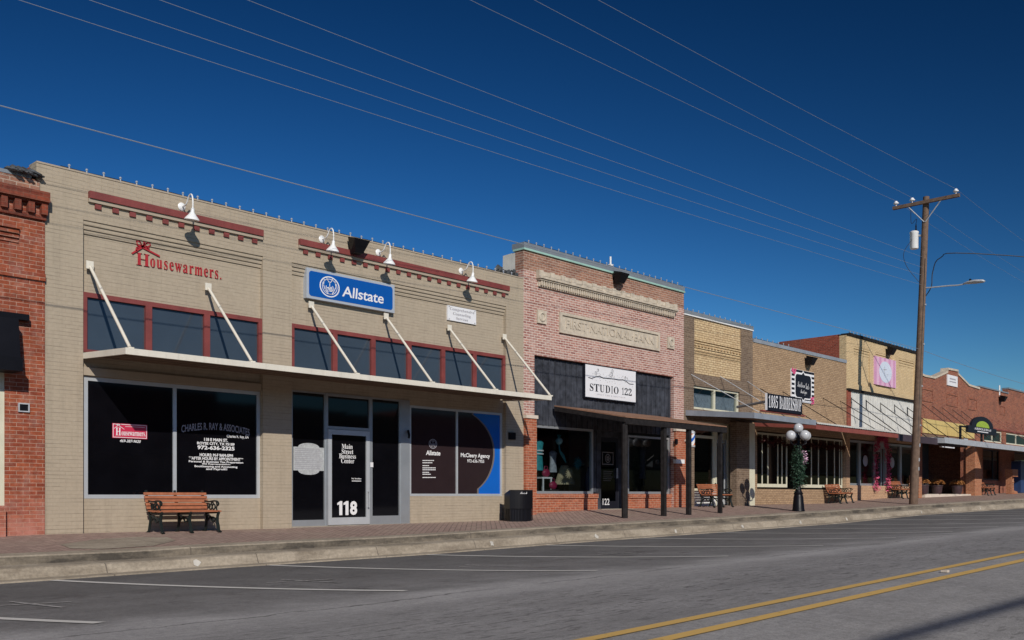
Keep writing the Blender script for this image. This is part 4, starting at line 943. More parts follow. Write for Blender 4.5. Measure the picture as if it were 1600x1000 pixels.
# ---- cream and brown brick building
E4 = S(1176)
Cb = thing('brick_shop', 'narrow cream brick shop with brown brick pilasters and grey steel canopy', 'building', ((E3+E4)/2, 0, .7))
ztC = 5.78+H
pl0, pl1 = S(1085), S(1158)
wt0, wt1 = 2.81+H, 3.57+H; zl0, zl1 = 3.62+H, 3.96+H
low = (pl0, S(1151), -.9, 2.72+H)
MB().grid(E3, E4, -.9, ztC, 0, -.3, [(pl0-.0, pl1-.0, zl1, ztC-.0), (S(1084), S(1156), wt0, wt1), (S(1085), S(1150), -.9, 2.45+H)]).build('wall', M['brown_brick'], Cb)
b = MB(); b.box(pl0, pl1, -.03, -.3, zl1, ztC); 
for k, (za, zb2) in enumerate(((5.04,5.08),(4.96,5.0),(4.80,4.83),(4.7,4.73),(4.62,4.65))): b.box(pl0, pl1, -.03, .0+.01*(k == 0), za+H, zb2+H)
k = pl0+.04
while k < pl1-.1: b.box(k, k+.10, -.03, .008, 4.86+H, 4.92+H); k += .2
b.build('cream_panel', M['cream_brick'], Cb)
shell(Cb, E3, E4, ztC-.02, 'brown_brick')
b = MB(); b.box(E3, E4+.02, .03, -.36, ztC, ztC+.04); b.build('coping_edge', M['white_metal'], Cb)
MB().box(E3, E4+.01, .035, -.36, ztC+.041, ztC+.16).build('coping', M['grey_coping'], Cb)
window(Cb, S(1084), S(1156), wt0, wt1, -.06, [S(1116, -.08)], [], fw=.07, fm='cream_paint', pm_='glass', depth=.12)
MB().box(S(1084)+.02, S(1156)-.02, -.20, -.22, wt0+.02, wt1-.22).build('blind', M['grey_cloth'], Cb)
window(Cb, S(1085), S(1127), gw(S(1100))+.5, 2.45+H, -.25, [], [1.95+H], fw=.09, fm='cream_paint', pm_='dark_glass', depth=.1)
MB().box(S(1085), S(1127), -.22, -.36, -.9, gw(S(1100))+.5).build('knee_wall', M['white_metal'], Cb)
dz = gw(S(1140)); Dd = MB().grid(S(1129), S(1147), dz+.02, 1.9+H, -.3, -.36, [(S(1129)+.12, S(1147)-.12, dz+.3, 1.78+H)]).build('door', M['galv'], Cb)
MB().box(S(1129)+.11, S(1147)-.11, -.33, -.34, dz+.29, 1.79+H).build('pane', M['dark_glass'], Dd)
b = MB(); b.box(S(1127), S(1129), -.22, -.36, -.9, 2.45+H); b.box(S(1147), S(1150), -.22, -.36, -.9, 2.45+H); b.box(S(1129), S(1147), -.26, -.36, 1.9+H, 2.45+H); b.build('door_frame', M['cream_paint'], Cb)
b = MB(); q = -.325; word(b, '116', S(1132,q), S(1144,q), Z(1135,770,q), Z(1135,762,q), q); b.build('lettering', M['white_vinyl'], Dd)
zpw = .6+gw(S(1160))
MB().box(S(1151,.25), S(1171,.25), 0, .25, -.9, 2.5+H).build('pilaster', M['brown_brick'], Cb)
MB().box(S(1171,.25), S(1180,.25), 0, .24, -.9, 2.5+H).build('pilaster_edge', M['cream_paint'], Cb)
# grey steel canopy
k0, k1 = 26.5, 30.6; kt = 2.45; zkf, zkw = 2.51+H, 2.73+H
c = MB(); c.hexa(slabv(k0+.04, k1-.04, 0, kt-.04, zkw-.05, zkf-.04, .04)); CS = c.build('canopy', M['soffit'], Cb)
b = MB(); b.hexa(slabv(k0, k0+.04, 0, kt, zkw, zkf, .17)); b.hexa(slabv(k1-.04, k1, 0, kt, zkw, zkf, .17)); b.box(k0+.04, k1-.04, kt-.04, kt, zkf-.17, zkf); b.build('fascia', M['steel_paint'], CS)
for p, q in (((S(1080),0,Z(1080,585)),(27.7,-kt+.3,zkf)), ((S(1125),0,Z(1125,588)),(29.2,-kt+.3,zkf)), ((S(1168),0,Z(1168,596)),(30.3,-kt+.3,zkf))): MB().tube([p, q], .013, 6).build('tie_rod', M['galv'], CS)
MB().tube([(S(1152,.6), -.6, Z(1152,636,.6)), (S(1196,2.25), -2.25, Z(1196,627.5,2.25))], .045, 8).build('sign_brace', M['steel_paint'], CS)
string_lights('string of bulbs on the grey coping of the narrow cream brick shop', E3+.05, E4, ztC+.16, .0, .33)
# striped barber pole
bs, bt = S(1081.5,.35), .35; bz0, bz1 = Z(1081,699,.35), Z(1081,675,.35)
BP = thing('barber_pole', 'blue white and orange striped barber pole behind the porch post', 'barber pole', (bs, -bt, bz0))
m, t, p, o = nt('barber_stripes'); q3 = sep(t, wpos(t)); f = math_(t, 'FRACT', math_(t, 'ADD', math_(t, 'MULTIPLY', q3[2], 2.2), math_(t, 'MULTIPLY', q3[0], -3.2)))
cr = t.nodes.new('ShaderNodeValToRGB'); cr.color_ramp.interpolation = 'CONSTANT'; e = cr.color_ramp.elements; e[0].color = (.75,.75,.75,1); e[1].position = .3; e[1].color = (.02,.12,.5,1)
for ps, cc in ((.55,(.75,.75,.75,1)),(.78,(.6,.2,.08,1))): x = e.new(ps); x.color = cc
t.links.new(f, cr.inputs[0]); t.links.new(cr.outputs[0], p.inputs['Base Color']); p.inputs['Roughness'].default_value = .2
MB().lathe((bs,-bt,bz0+.06), [(.085,0),(.085,bz1-bz0-.1)], 18).build('striped_cylinder', m, BP, smooth=True)
b = MB(); b.lathe((bs,-bt,bz0-.02), [(.03,0),(.09,.03),(.095,.08)], 16); b.lathe((bs,-bt,bz1-.05), [(.095,0),(.09,.06),(.03,.1)], 16); b.build('end_cap', M['galv'], BP, smooth=True)
b = MB(); b.box(bs-.03, bs+.03, .0, bt-.08, bz0+.2, bz0+.26); b.tube([(bs,-bt+.05,bz0-.02),(bs,-bt+.05,gw(bs))], .02, 8); b.build('bracket', M['white_stone'], BP)

# ---- tan brick building
E5 = S(1322.5)
Tn = thing('brick_shop', 'long low tan brick shop with red fascia under white corrugated canopy', 'building', ((E4+E5)/2, 0, .8))
ztT = 5.40+H
MB().grid(E4, E5, -.9, ztT, 0, -.3, [(S(1183), S(1318), gw(35)+.55, 2.3+H)]).build('wall', M['tan_brick'], Tn)
shell(Tn, E4, E5, ztT-.02, 'tan_brick')
MB().box(E4+.02, E5-.02, .03, -.36, ztT, ztT+.13).build('coping', M['steel_paint'], Tn)
so0, so1 = S(1183), S(1318)
wz = gw(34)+.62
window(Tn, so0, S(1232), wz, 2.25+H, -.05, colx((1190,1199,1214.5,1221), -.08), fw=.07, mw=.05, fm='cream_paint', pm_='dark_glass', depth=.035, bot=.12)
window(Tn, S(1252), so1, wz, 2.25+H, -.05, colx((1267,1278,1291,1303,1311), -.08), fw=.07, mw=.05, fm='cream_paint', pm_='dark_glass', depth=.035, bot=.12)
MB().box(S(1232), S(1252), -.9, -.96, gw(34), 2.25+H).build('door', M['sign_black'], Tn)
MB().box(S(1232)+.02, S(1252)-.02, -.25, -.3, 1.95+H, 2.3+H).build('door_header', M['cream_paint'], Tn)
kt2 = 2.3; zf2 = 2.45+H; zw2 = 2.62+H; n0, n1 = E4+.1, 37.85
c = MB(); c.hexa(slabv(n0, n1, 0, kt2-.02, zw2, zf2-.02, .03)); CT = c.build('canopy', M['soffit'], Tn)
b = MB(); n_ = int((n1-n0)/.075); pts = []
for i in range(n_+1): pts.append((n0+.075*i, .018 if i % 2 else 0))
b.add([(x, -t, z+dz_) for x, dz_ in pts for t, z in ((0, zw2+.01), (kt2+.06, zf2-.0), (kt2+.06, zf2-.05))], [(3*i, 3*i+1, 3*i+4, 3*i+3) for i in range(n_)] + [(3*i+1, 3*i+2, 3*i+5, 3*i+4) for i in range(n_)])
b.build('corrugated_sheet', M['white_ridge'], CT)
b = MB(); b.box(n0, n1, kt2-.02, kt2+.02, zf2-.22, zf2-.055); b.hexa(slabv(n0, n0+.04, 0, kt2-.02, zw2-.03, zf2-.055, .15)); b.build('fascia', M['rust_red'], CT)
for (x, y) in ((1188,607),(1223,612),(1286,622),(1313,627)):
    s = S(x); MB().tube([(s,0,Z(x,y)),(s+.05,-kt2+.15,zf2)], .014, 6).build('tie_rod', M['black_metal'], CT)
def garland(path, n, mat, size, spread, seed=1, b=None):
    b = b or MB(); rr = random.Random(seed); path = [Vector(p) for p in path]
    for k in range(n):
        u = rr.random()*(len(path)-1); i = int(u); c = path[i].lerp(path[i+1], u-i)
        c = c + Vector((rr.gauss(0,spread), rr.gauss(0,spread*.8), rr.gauss(0,spread)))
        d = Vector((rr.uniform(-1,1), rr.uniform(-1,1), rr.uniform(-1,1))).normalized(); e = d.orthogonal().normalized()
        l = size*rr.uniform(.6,1.4); w_ = l*.35
        b.add([c-d*l, c+e*w_, c+d*l, c-e*w_], [(0,1,2,3)])
    return b
zg = Z(1240, 700, .1)
b = garland([(so0+i*(so1-so0)/24, -.12, zg+.16+.08*math.sin(i*1.6)) for i in range(25)], 1500, None, .05, .055); tag(b.build('garland', M['leaf_red']), 'dark red leafy garland draped along the tan brick shopfront', 'garland')
s0, s1, z0, z1 = S(1237,.05), S(1272,.05), Z(1237,626,.05), Z(1237,575.5,.05)
G = thing('sign_board', 'black and white striped boutique sign with pink flower corners on tan brick', 'sign', ((s0+s1)/2, 0, z0))
MB().box(s0, s1, 0, .05, z0, z1).build('board', M['sign_white'], G)
b = MB(); w_, h_ = s1-s0, z1-z0
for i in range(7):
    za = z0+h_*(i+.45)/7; b.box(s0, s1, .05, .053, za, za+h_/14)
b.build('stripes', M['sign_black'], G)
def bracket_poly(a, c, d, e, k): return [(a+k,e),((a+c)/2-k,e),((a+c)/2,e+k*.8),((a+c)/2+k,e),(c-k,e),(c-k*.35,e-k*.35),(c,e-k),(c,(d+e)/2),(c,d+k),(c-k*.35,d+k*.35),(c-k,d),((a+c)/2+k,d),((a+c)/2,d-k*.8),((a+c)/2-k,d),(a+k,d),(a+k*.35,d+k*.35),(a,d+k),(a,(d+e)/2),(a,e-k),(a+k*.35,e-k*.35)]
MB().prism(bracket_poly(s0+.22,s1-.22,z0+.12,z1-.12,.13)[::-1], .054, .058).build('white_plate', M['sign_white'], G)
MB().prism(bracket_poly(s0+.28,s1-.28,z0+.17,z1-.17,.12)[::-1], .059, .062).build('black_plate', M['sign_black'], G)
b = MB(); word(b, script('Southern'), s0+w_*.24, s0+w_*.56, z0+h_*.46, z0+h_*.63, .065, offset=-.006); word(b, script('Gals'), s0+w_*.60, s0+w_*.76, z0+h_*.43, z0+h_*.62, .065, offset=-.006); word(b, script('Boutique'), s0+w_*.37, s0+w_*.66, z0+h_*.22, z0+h_*.40, .065, offset=-.006)
b.build('lettering', M['sign_white'], G)
b = MB(); rr = random.Random(3)
for k in range(26):
    cx, cz = (s0+.14, z1-.12) if k % 2 else (s1-.16, z0+.12); disc(b, cx+rr.uniform(-.14,.14), cz+rr.uniform(-.12,.12), rr.uniform(.03,.06), .064+.0005*k, 7)
b.build('flowers', M['pink'], G)
floodlight('black floodlight above the black and white boutique sign', S(1259), Z(1259,564))
q = 2.35; s0, s1, z0, z1 = S(1199,q), S(1253.5,q), Z(1199,641.5,q)+.02, Z(1199,614,q)
G = thing('sign_box', 'black barbershop sign with tall white western letters standing on grey canopy', 'sign', ((s0+s1)/2, -q, z0))
MB().box(s0, s1, q-.06, q, z0, z1).build('cabinet', M['sign_black'], G); MB().box(s0-.015, s0-.002, q-.07, q, z0, z1).build('end_panel', M['sign_white'], G)
b = MB(); w_ = s1-s0; h_ = z1-z0
for ch, u in zip('1885', (0,.07,.135,.2)): word(b, serif(ch), s0+w_*(.035+u), s0+w_*(.085+u), z0+h_*.17, z0+h_*.9, q+.004)
for i, ch in enumerate('BARBERSHOP'): word(b, serif(ch), s0+w_*(.335+.064*i), s0+w_*(.392+.064*i), z0+h_*.17, z0+h_*.9, q+.004)
b.build('lettering', M['sign_white'], G)
MB().box(s0-.2, s1+.35, q-.15, q-.05, z0-.05, z0-.001).build('base_rail', M['rust_red'], G)
string_lights('string of bulbs on the coping of the long tan brick shop', E4+.1, E4+3.0, ztT+.14, .0, .4)

# ---- yellowed cream building
E6 = S(1436)
Y = thing('stucco_shop', 'tall yellowed cream brick shop with weathered dark coping and white corrugated panel', 'building', ((E5+E6)/2, 0, .8))
ztY = 6.68+H; zld = 4.38+H
MB().grid(E5, E6, zld, ztY-.12, 0, -.3, [(S(a), S(c), 4.62+H, 6.18+H) for a, c in ((1334,1359),(1368,1393),(1404,1429))]).build('wall', M['stucco_brick'], Y)
b = MB()
for a, c in ((1334,1359),(1368,1393),(1404,1429)):
    a, c = S(a), S(c); b.box(a, c, -.05, -.3, 4.62+H, 6.18+H)
    for k in range(3): b.box(a, c, -.05, -.012-.012*k, 6.10+H-.115*k, 6.18+H-.115*k)
b.build('recessed_panel', M['stucco_brick'], Y)
shell(Y, E5, E6, ztY-.06, 'side_brick', zr=6.0+H, zback=5.9+H)
b = MB(); rr = random.Random(6); n_ = 30
for i in range(n_):
    a = E5+(E6-E5)*i/n_; c = E5+(E6-E5)*(i+1)/n_; hz = (0 if i else -.08)+rr.uniform(-.015,.015); b.box(a, c, .05+rr.uniform(-.01,.01), -.36, ztY-.12, ztY+hz)
b.build('coping', M['dark_wood'], Y)
MB().box(E5, E6, .0, .13, zld-.09, zld).build('ledge', M['dark_wood'], Y)
x0, x1 = S(1328), S(1425)
b = MB(); b.grid(E5, E6, -.9, zld-.09, 0, -.3, [(x0, E6-.3, gw(42)+.55, 2.35+H)]); b.build('lower_wall', M['pale_brick'], Y)
MB().box(E5, x0, 0, .05, 2.7+H, zld-.09).build('brick_pier', M['side_brick'], Y)
b = MB(); n_ = int((E6-.1-x0)/.09)
b.add([(x0+.09*i, -.03-(.02 if i % 2 else 0), z) for i in range(n_+1) for z in (2.6+H, zld-.09)], [(2*i,2*i+2,2*i+3,2*i+1) for i in range(n_)]); b.build('corrugated_panel', M['white_ridge'], Y)
for i, (x, y) in enumerate(((1328,621),(1351.5,625),(1374,629),(1395.5,632),(1416,636))):
    s = S(x); MB().tube([(s,0,Z(x,y)),(s+.15,-2.0,2.42+H)], .018, 6).build('tie_rod', M['black_metal'], Y); MB().tube([(s,-.06,Z(x,y)),(s,-.06,Z(x,y)-.42)], .014, 6).build('hanger', M['black_metal'], Y)
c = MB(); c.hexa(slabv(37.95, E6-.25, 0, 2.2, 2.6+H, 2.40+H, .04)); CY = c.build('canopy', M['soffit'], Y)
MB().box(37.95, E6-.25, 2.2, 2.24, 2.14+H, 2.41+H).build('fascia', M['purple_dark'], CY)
wz = gw(42)+.55
window(Y, x0, S(1370), wz, 2.3+H, -.06, colx((1343,), -.08), fw=.09, mw=.2, fm='alu', pm_='dark_glass', depth=.12)
window(Y, S(1386), E6-.3, wz, 2.3+H, -.06, colx((1407,), -.08), fw=.09, mw=.2, fm='alu', pm_='dark_glass', depth=.12)
for x, y in ((1353,720),(1395,723)):
    b = MB(); s = S(x,-.05); disc(b, s, Z(x,y,-.05), .24, -.075, 24); b.build('round_decal', M['dim_vinyl'], Y)
dm = MB().grid(S(1370.5), S(1385.5), gw(42), 2.05+H, -.2, -.26, [(S(1370.5)+.14, S(1385.5)-.14, gw(42)+.3, 1.9+H)]).build('door', M['alu'], Y)
MB().box(S(1370.5)+.13, S(1385.5)-.13, -.23, -.24, gw(42)+.29, 1.91+H).build('pane', M['dark_glass'], dm)
MB().box(S(1370), S(1386), -.1, -.28, 2.05+H, 2.35+H).build('door_header', M['alu'], Y)
zz = gw(42); a, c = S(1369,.12), S(1388,.12)
b = garland([(a,-.12,zz+.35),(a,-.12,zz+1.2),(a,-.12,zz+2.1),(a+.3,-.12,zz+2.55),((a+c)/2,-.12,zz+2.7),(c-.3,-.12,zz+2.55),(c,-.12,zz+2.1),(c,-.12,zz+1.2),(c,-.12,zz+.35)], 1500, None, .055, .07, 5)
tag(b.build('garland', M['pink']), 'pink tinsel garland around the cream shop doorway', 'garland')
s0, s1, z0, z1 = S(1366.3,.04), S(1400,.04), Z(1366.3,600,.04), Z(1366.3,555.5,.04)
G = thing('sign_board', 'pink and white striped sign with pale oval on yellowed cream wall', 'sign', ((s0+s1)/2, 0, z0))
MB().box(s0, s1, 0, .04, z0, z1).build('board', M['pink_l'], G)
b = MB(); w_ = s1-s0
for i in range(5): b.box(s0+w_*(.0+.215*i), s0+w_*(.1+.215*i), .04, .043, z0, z1)
b.build('stripes', M['pink_m'], G)
b = MB(); cz = (z0+z1)/2; cs = (s0+s1)/2; b.prism([(cs+w_*.29*math.cos(-2*math.pi*i/28), cz+(z1-z0)*.38*math.sin(-2*math.pi*i/28)) for i in range(28)], .044, .048); b.build('oval', M['ice'], G)
b = MB(); stroke(b, [(cs-.1,cz-.15),(cs-.1,cz+.22)], .03, .05); stroke(b, [(cs-.28,cz+.08),(cs+.1,cz+.12)], .03, .05); stroke(b, [(cs+.1,cz-.1),(cs+.3,cz-.06)], .012, .05); stroke(b, [(cs+.1,cz-.16),(cs+.28,cz-.13)], .012, .05); b.build('emblem', M['dim_vinyl'], G)
floodlight('black floodlight above the pink striped sign', S(1385), Z(1385,549))
string_lights('string of bulbs on the weathered coping of the yellowed cream shop', E5+.2, E6, ztY+.01, .0, .33)

# ---- red brick building with stepped gable
E7 = S(1530)
K = thing('brick_shop', 'red brick shop with white edged stepped gable and pale yellow sign band', 'building', ((E6+E7)/2, 0, .8))
g = [(E6,5.66),(S(1444),5.60),(S(1460),5.62),(S(1480),6.06),(S(1480.5),6.22),(S(1496),6.25),(S(1496.5),6.08),(S(1511),5.72),(S(1513),5.66),(S(1529),5.62),(E7,5.62)]
opn = (S(1440), S(1512), 3.62+H)
b = MB(); b.prism([(x, z+H) for x, z in [(E6,3.6),(E7,3.6)] + g[::-1]], -.3, 0); b.build('wall', M['far_brick'], K)
b = MB().grid(E6, E7, -.9, 3.6+H, 0, -.3, [(S(1441), S(1510), -.9, 2.9+H)]).build('lower_wall', M['far_brick'], K)
shell(K, E6, E7, 5.6+H, 'far_brick')
b = MB()
for (p, q) in zip(g, g[1:]):
    if q[0]-p[0] < .02: b.box(p[0]-.03, q[0]+.03, .05, -.34, min(p[1],q[1])+H, max(p[1],q[1])+H+.09)
    else: b.add([(p[0],-.05,p[1]+H+.001),(q[0],-.05,q[1]+H+.001),(q[0],-.05,q[1]+H+.1),(p[0],-.05,p[1]+H+.1),(p[0],.34,p[1]+H+.001),(q[0],.34,q[1]+H+.001),(q[0],.34,q[1]+H+.1),(p[0],.34,p[1]+H+.1)], [(0,1,2,3),(5,4,7,6),(3,2,6,7),(1,0,4,5),(0,3,7,4),(2,1,5,6)])
b.build('coping', M['stone'], K)
for a, c in ((1441,1457),(1479,1496),(1512,1526)):
    a, c = S(a), S(c); b = MB().grid(a, c, 4.45+H, 5.07+H, .03, 0, [(a+.07, c-.07, 4.52+H, 5.0+H)]); b.build('brick_frame', M['far_brick'], K)
MB().box(S(1441), S(1521), 0, .05, 2.95+H, 3.62+H).build('yellow_band', M['yellow_board'], K)
s0, s1 = S(1480.5,.04), S(1496,.04); z0, z1 = 5.45+H, 5.98+H
G = MB(); G.box(s0, s1, 0, .05, z0, z1); PLq = G.build('plaque', M['sign_white'], K)
b = MB(); stroke(b, [(s0+.3,z1-.18),(s1-.3,z1-.18)], .06, .055); stroke(b, [(s0+.25,z1-.32),(s1-.25,z1-.32)], .05, .055); b.build('faded_writing', M['dim_vinyl'], PLq)
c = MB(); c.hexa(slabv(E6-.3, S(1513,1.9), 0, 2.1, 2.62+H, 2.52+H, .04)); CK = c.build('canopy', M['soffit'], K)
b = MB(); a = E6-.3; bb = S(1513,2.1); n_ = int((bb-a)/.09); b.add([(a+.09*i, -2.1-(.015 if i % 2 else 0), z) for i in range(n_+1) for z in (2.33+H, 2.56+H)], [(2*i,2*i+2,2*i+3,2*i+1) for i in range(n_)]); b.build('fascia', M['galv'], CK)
for x in (1441,1456,1472,1488,1502): MB().tube([(S(x),0,4.3+H),(S(x)+.4,-1.9,2.55+H)], .016, 6).build('tie_rod', M['black_metal'], CK)
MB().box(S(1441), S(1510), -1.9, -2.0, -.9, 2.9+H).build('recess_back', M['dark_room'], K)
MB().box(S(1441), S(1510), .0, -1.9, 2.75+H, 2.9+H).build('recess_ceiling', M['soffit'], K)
fl = MB().box(S(1437), S(1513), .25, -1.9, -.9, gw(50)+.1).build('doorstep', M['white_stone'], K)
MB().box(S(1459,.3), S(1480,.3), .55, .65, 2.27+H, 2.32+H).build('tube_lamp', M['sign_white'], K)
for x0_, x1_, hp in ((1436,1440.5,.95),(1523.5,1534,9)):
    MB().box(S(x0_,.45), S(x1_,.45), 0, .45, -.9, (gw(50)+hp) if hp < 5 else 2.5+H).build('brick_pillar', M['pillar_brick'], K)

# ---- last red brick building
E8 = S(1600)+9
Q = thing('brick_shop', 'long red brick shop at the right edge with grey coping and silver canopy', 'building', ((E7+E8)/2, 0, .9))
ztQ = 5.75+H
MB().grid(E7, E8, -.9, ztQ, 0, -.3, [(S(1537), S(1566), 2.9+H, 3.55+H), (S(1572), S(1605), 2.9+H, 3.55+H), (S(1536), S(1562), gw(58)+.7, 2.5+H), (S(1585), S(1612), gw(58)+.3, 2.5+H)]).build('wall', M['far_brick'], Q)
MB().box(S(1575), E8, -.3, 0, ztQ, ztQ+.28).build('parapet_step', M['far_brick'], Q)
shell(Q, E7, E8, ztQ-.02, 'far_brick')
b = MB(); b.box(E7, S(1575), .05, -.34, ztQ, ztQ+.07); b.box(S(1575), E8, .05, -.34, ztQ+.28, ztQ+.36); b.build('coping', M['grey_coping'], Q)
for a, c in ((1537,1566),(1572,1605)): window(Q, S(a), S(c), 2.9+H, 3.55+H, -.05, [(S(a)+S(c))/2], fw=.08, fm='cream_paint', pm_='dark_glass')
for a, c in ((1536,1562),(1585,1612)): window(Q, S(a), S(c), gw(58)+(.7 if a < 1560 else .3), 2.5+H, -.05, [S(1553)] if a < 1560 else [], fw=.08, fm='sign_black', pm_='dark_glass')
MB().box(S(1520), E8, 0, .05, 3.6+H, 3.68+H).build('lintel', M['rust_red'], Q)
b = MB(); a, c = S(1562), S(1570)
for z in (4.95, 4.5): b.box(a, c, 0, .03, z+H, z+.07+H)
b.box(a, a+.06, 0, .03, 4.57+H, 4.95+H); b.box(c-.06, c, 0, .03, 4.57+H, 4.95+H); b.build('brick_frame', M['far_brick'], Q)
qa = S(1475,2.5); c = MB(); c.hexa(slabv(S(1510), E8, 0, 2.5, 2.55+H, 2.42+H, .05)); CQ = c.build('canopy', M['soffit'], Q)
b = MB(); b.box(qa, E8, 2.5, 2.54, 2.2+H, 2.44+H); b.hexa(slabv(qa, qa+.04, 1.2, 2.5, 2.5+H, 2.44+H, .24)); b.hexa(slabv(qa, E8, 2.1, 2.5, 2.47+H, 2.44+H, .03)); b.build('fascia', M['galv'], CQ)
for x in (1549,1560,1572,1584,1596): MB().tube([(S(x),0,4.15+H),(S(x)+.8,-2.3,2.45+H)], .014, 6).build('tie_rod', M['rust_red'], CQ)
floodlight('black floodlight on the far red brick shop beside a white pipe', S(1561), Z(1561,623))
b = MB(); b.tube([(S(1561),-.02,ztQ-.2),(S(1561),-.02,ztQ+.35)], .04, 8); tag(b.build('vent_pipe', M['white_metal']), 'short white pipe above the floodlight on the far red brick shop', 'pipe')
# arched sign on the silver canopy
q = 1.6; a, c = S(1513,q), S(1557,q); z0, zm, z1 = Z(1513,675,q), Z(1513,664,q), Z(1535,651,q)
G = thing('sign_board', 'black arched cafe sign with lime green half circle standing on silver canopy', 'sign', ((a+c)/2, -q, z0))
cs = (a+c)/2; rw = (c-a)*.38
pl = [(a,z0),(c,z0),(c,zm),(cs+rw,zm)] + [(cs+rw*math.cos(R(w)), zm+(z1-zm)*math.sin(R(w))) for w in range(10,171,10)] + [(cs-rw,zm),(a,zm)]
MB().prism(pl, q-.12, q).build('board', M['sign_black'], G)
b = MB(); zq = z0+(zm-z0)*.95; b.add([(cs+rw*.62*math.cos(R(w)), -q-.004, zq+(z1-zq)*.58*math.sin(R(w))) for w in range(0,181,12)], [tuple(range(16))]); b.build('green_half_circle', M['lime'], G)
b = MB(); word(b, serif('ARBOLEDAS'), cs-rw*.78, cs+rw*.78, z0+(zm-z0)*.5, z0+(zm-z0)*.82, q+.004); stroke(b, [(cs-rw*.5,z0+(zm-z0)*.28),(cs+rw*.5,z0+(zm-z0)*.28)], .04, q+.004); b.build('lettering', M['sign_white'], G)
for x in (cs-.0, a-.9): MB().box(x-.06, x+.06, q-.1, q-.02, 2.45+H, z0+(.0 if x > a else .25)).build('post', M['black_metal'], G)
MB().box(a-.95, a, q-.09, q-.03, z0+.2, z0+.27).build('bracket_arm', M['black_metal'], G)
MB().tube([(S(1594,-20),20,4),(S(1594,-20),20,14.5)], .07, 6).build('mast', M['galv'], thing('antenna_mast', 'thin pale antenna mast behind the far red brick shop', 'mast', (S(1594,-20),20,4)))

# ---- row across the street, behind the camera (seen only in the glass)
def opp(s0, s1, zt, mat, label):
    r = thing('brick_building', label, 'building', ((s0+s1)/2, -28, .3)); y = 27.6
    MB().box(s0, s1, y, y+12, -.9, zt).build('wall', M[mat], r)
    MB().box(s0+.6, s1-.6, y-.02, y, .9, 3.2).build('shopfront', M['film'], r); MB().box(s0-.0, s1, y-1.6, y-.021, 3.3, 3.45).build('canopy', M['soffit'], r)
for i, (a, c, z, mt) in enumerate(((-30,-20,6.3,'far_brick'),(-20,-9,6.0,'tan_brick'),(-9,4,6.4,'side_brick'),(4,13,6.1,'brown_brick'),(13,26,6.5,'far_brick'),(26,38,6.0,'tan_brick'),(38,56,6.4,'side_brick'),(56,75,6.1,'brown_brick'),(75,100,6.5,'far_brick'),(100,135,6.3,'tan_brick'),(135,180,6.4,'side_brick'),(180,240,6.5,'brown_brick'))):
    opp(a, c, z, mt, ('first','second','third','fourth','fifth','sixth','seventh','eighth','ninth','tenth','eleventh','twelfth')[i]+' building in the row across the street, counted from the left end')
# ================================================================ STREET FURNITURE
# ---- benches: built along local x, front towards -y
def make_bench():
    r = thing('park_bench', '', 'bench', (0,0,0), 'slatted benches along the shopfronts')
    L_ = 1.22; b = MB()
    for i in range(5):
        z = .44+.068*i+.02; y = .20+.028*i*1.0
        v = [(-L_/2,y,z),(L_/2,y,z),(-L_/2,y+.022,z-.004),(L_/2,y+.022,z-.004),(-L_/2,y+.02,z+.052),(L_/2,y+.02,z+.052),(-L_/2,y+.042,z+.048),(L_/2,y+.042,z+.048)]
        b.hexa(v)
    b.build('backrest', M['bench_wood'], r, local=True)
    b = MB()
    for i in range(5):
        y = -.24+.085*i; z = .40 + (.006*abs(i-2)) - (.012 if i == 0 else 0)
        b.add([(-L_/2,y,z),(L_/2,y,z),(-L_/2,y+.07,z),(L_/2,y+.07,z),(-L_/2,y,z+.028),(L_/2,y,z+.028),(-L_/2,y+.07,z+.028),(L_/2,y+.07,z+.028)], [(0,2,3,1),(4,5,7,6),(0,1,5,4),(1,3,7,5),(3,2,6,7),(2,0,4,6)])
    b.build('seat', M['bench_wood'], r, local=True)
    def cv(pts, r_, b, x, wd=1.0, n=6):
        p = [Vector((x, q[0], q[1])) for q in pts]; o = []
        for i in range(len(p)-1):
            a, c = p[i], p[i+1]; pr = p[max(i-1,0)]; nx = p[min(i+2,len(p)-1)]
            for k in range(4):
                u = k/4; o.append(.5*((2*a)+(c-pr)*u+(2*pr-5*a+4*c-nx)*u*u+(3*a-pr-3*c+nx)*u**3))
        b.tube(o+[p[-1]], r_, n)
    for x, full in ((-.55, True), (.55, True), (.0, False)):
        b = MB()
        cv([(-.30,.0),(-.255,.03),(-.235,.12),(-.20,.22),(-.21,.33),(-.25,.395)], .03, b, x)
        cv([(.30,.0),(.25,.03),(.22,.12),(.19,.24),(.21,.36),(.25,.46),(.375,.82)], .027, b, x)
        cv([(-.25,.39),(-.1,.385),(.05,.38),(.21,.385)], .022, b, x)
        cv([(-.22,.20),(-.1,.27),(.0,.29),(.1,.27),(.19,.20)], .02, b, x)
        cv([(-.20,.30),(-.05,.20),(.05,.30),(.17,.33)], .018, b, x); b.box(x-.02, x+.02, .26, .33, -.0, .02); b.box(x-.02, x+.02, -.33, -.26, -.0, .02)
        if full:
            cv([(.30,.62),(.12,.60),(-.05,.615),(-.17,.61),(-.235,.575),(-.225,.535),(-.185,.535),(-.18,.56)], .018, b, x)
            cv([(-.20,.41),(-.16,.47),(-.18,.52),(-.16,.60)], .014, b, x)
            for (yy, zz, rr_) in ((-.06,.50,.055),(.05,.50,.055),(-.01,.56,.035),(.12,.52,.045)):
                pts = [(x, yy+rr_*math.cos(a), zz+rr_*math.sin(a)) for a in [i*math.pi/5 for i in range(11)]]; b.tube(pts, .014, 5)
        b.build('leg', M['iron'], r, smooth=True, local=True)
    return r
bench0 = make_bench(); used = False
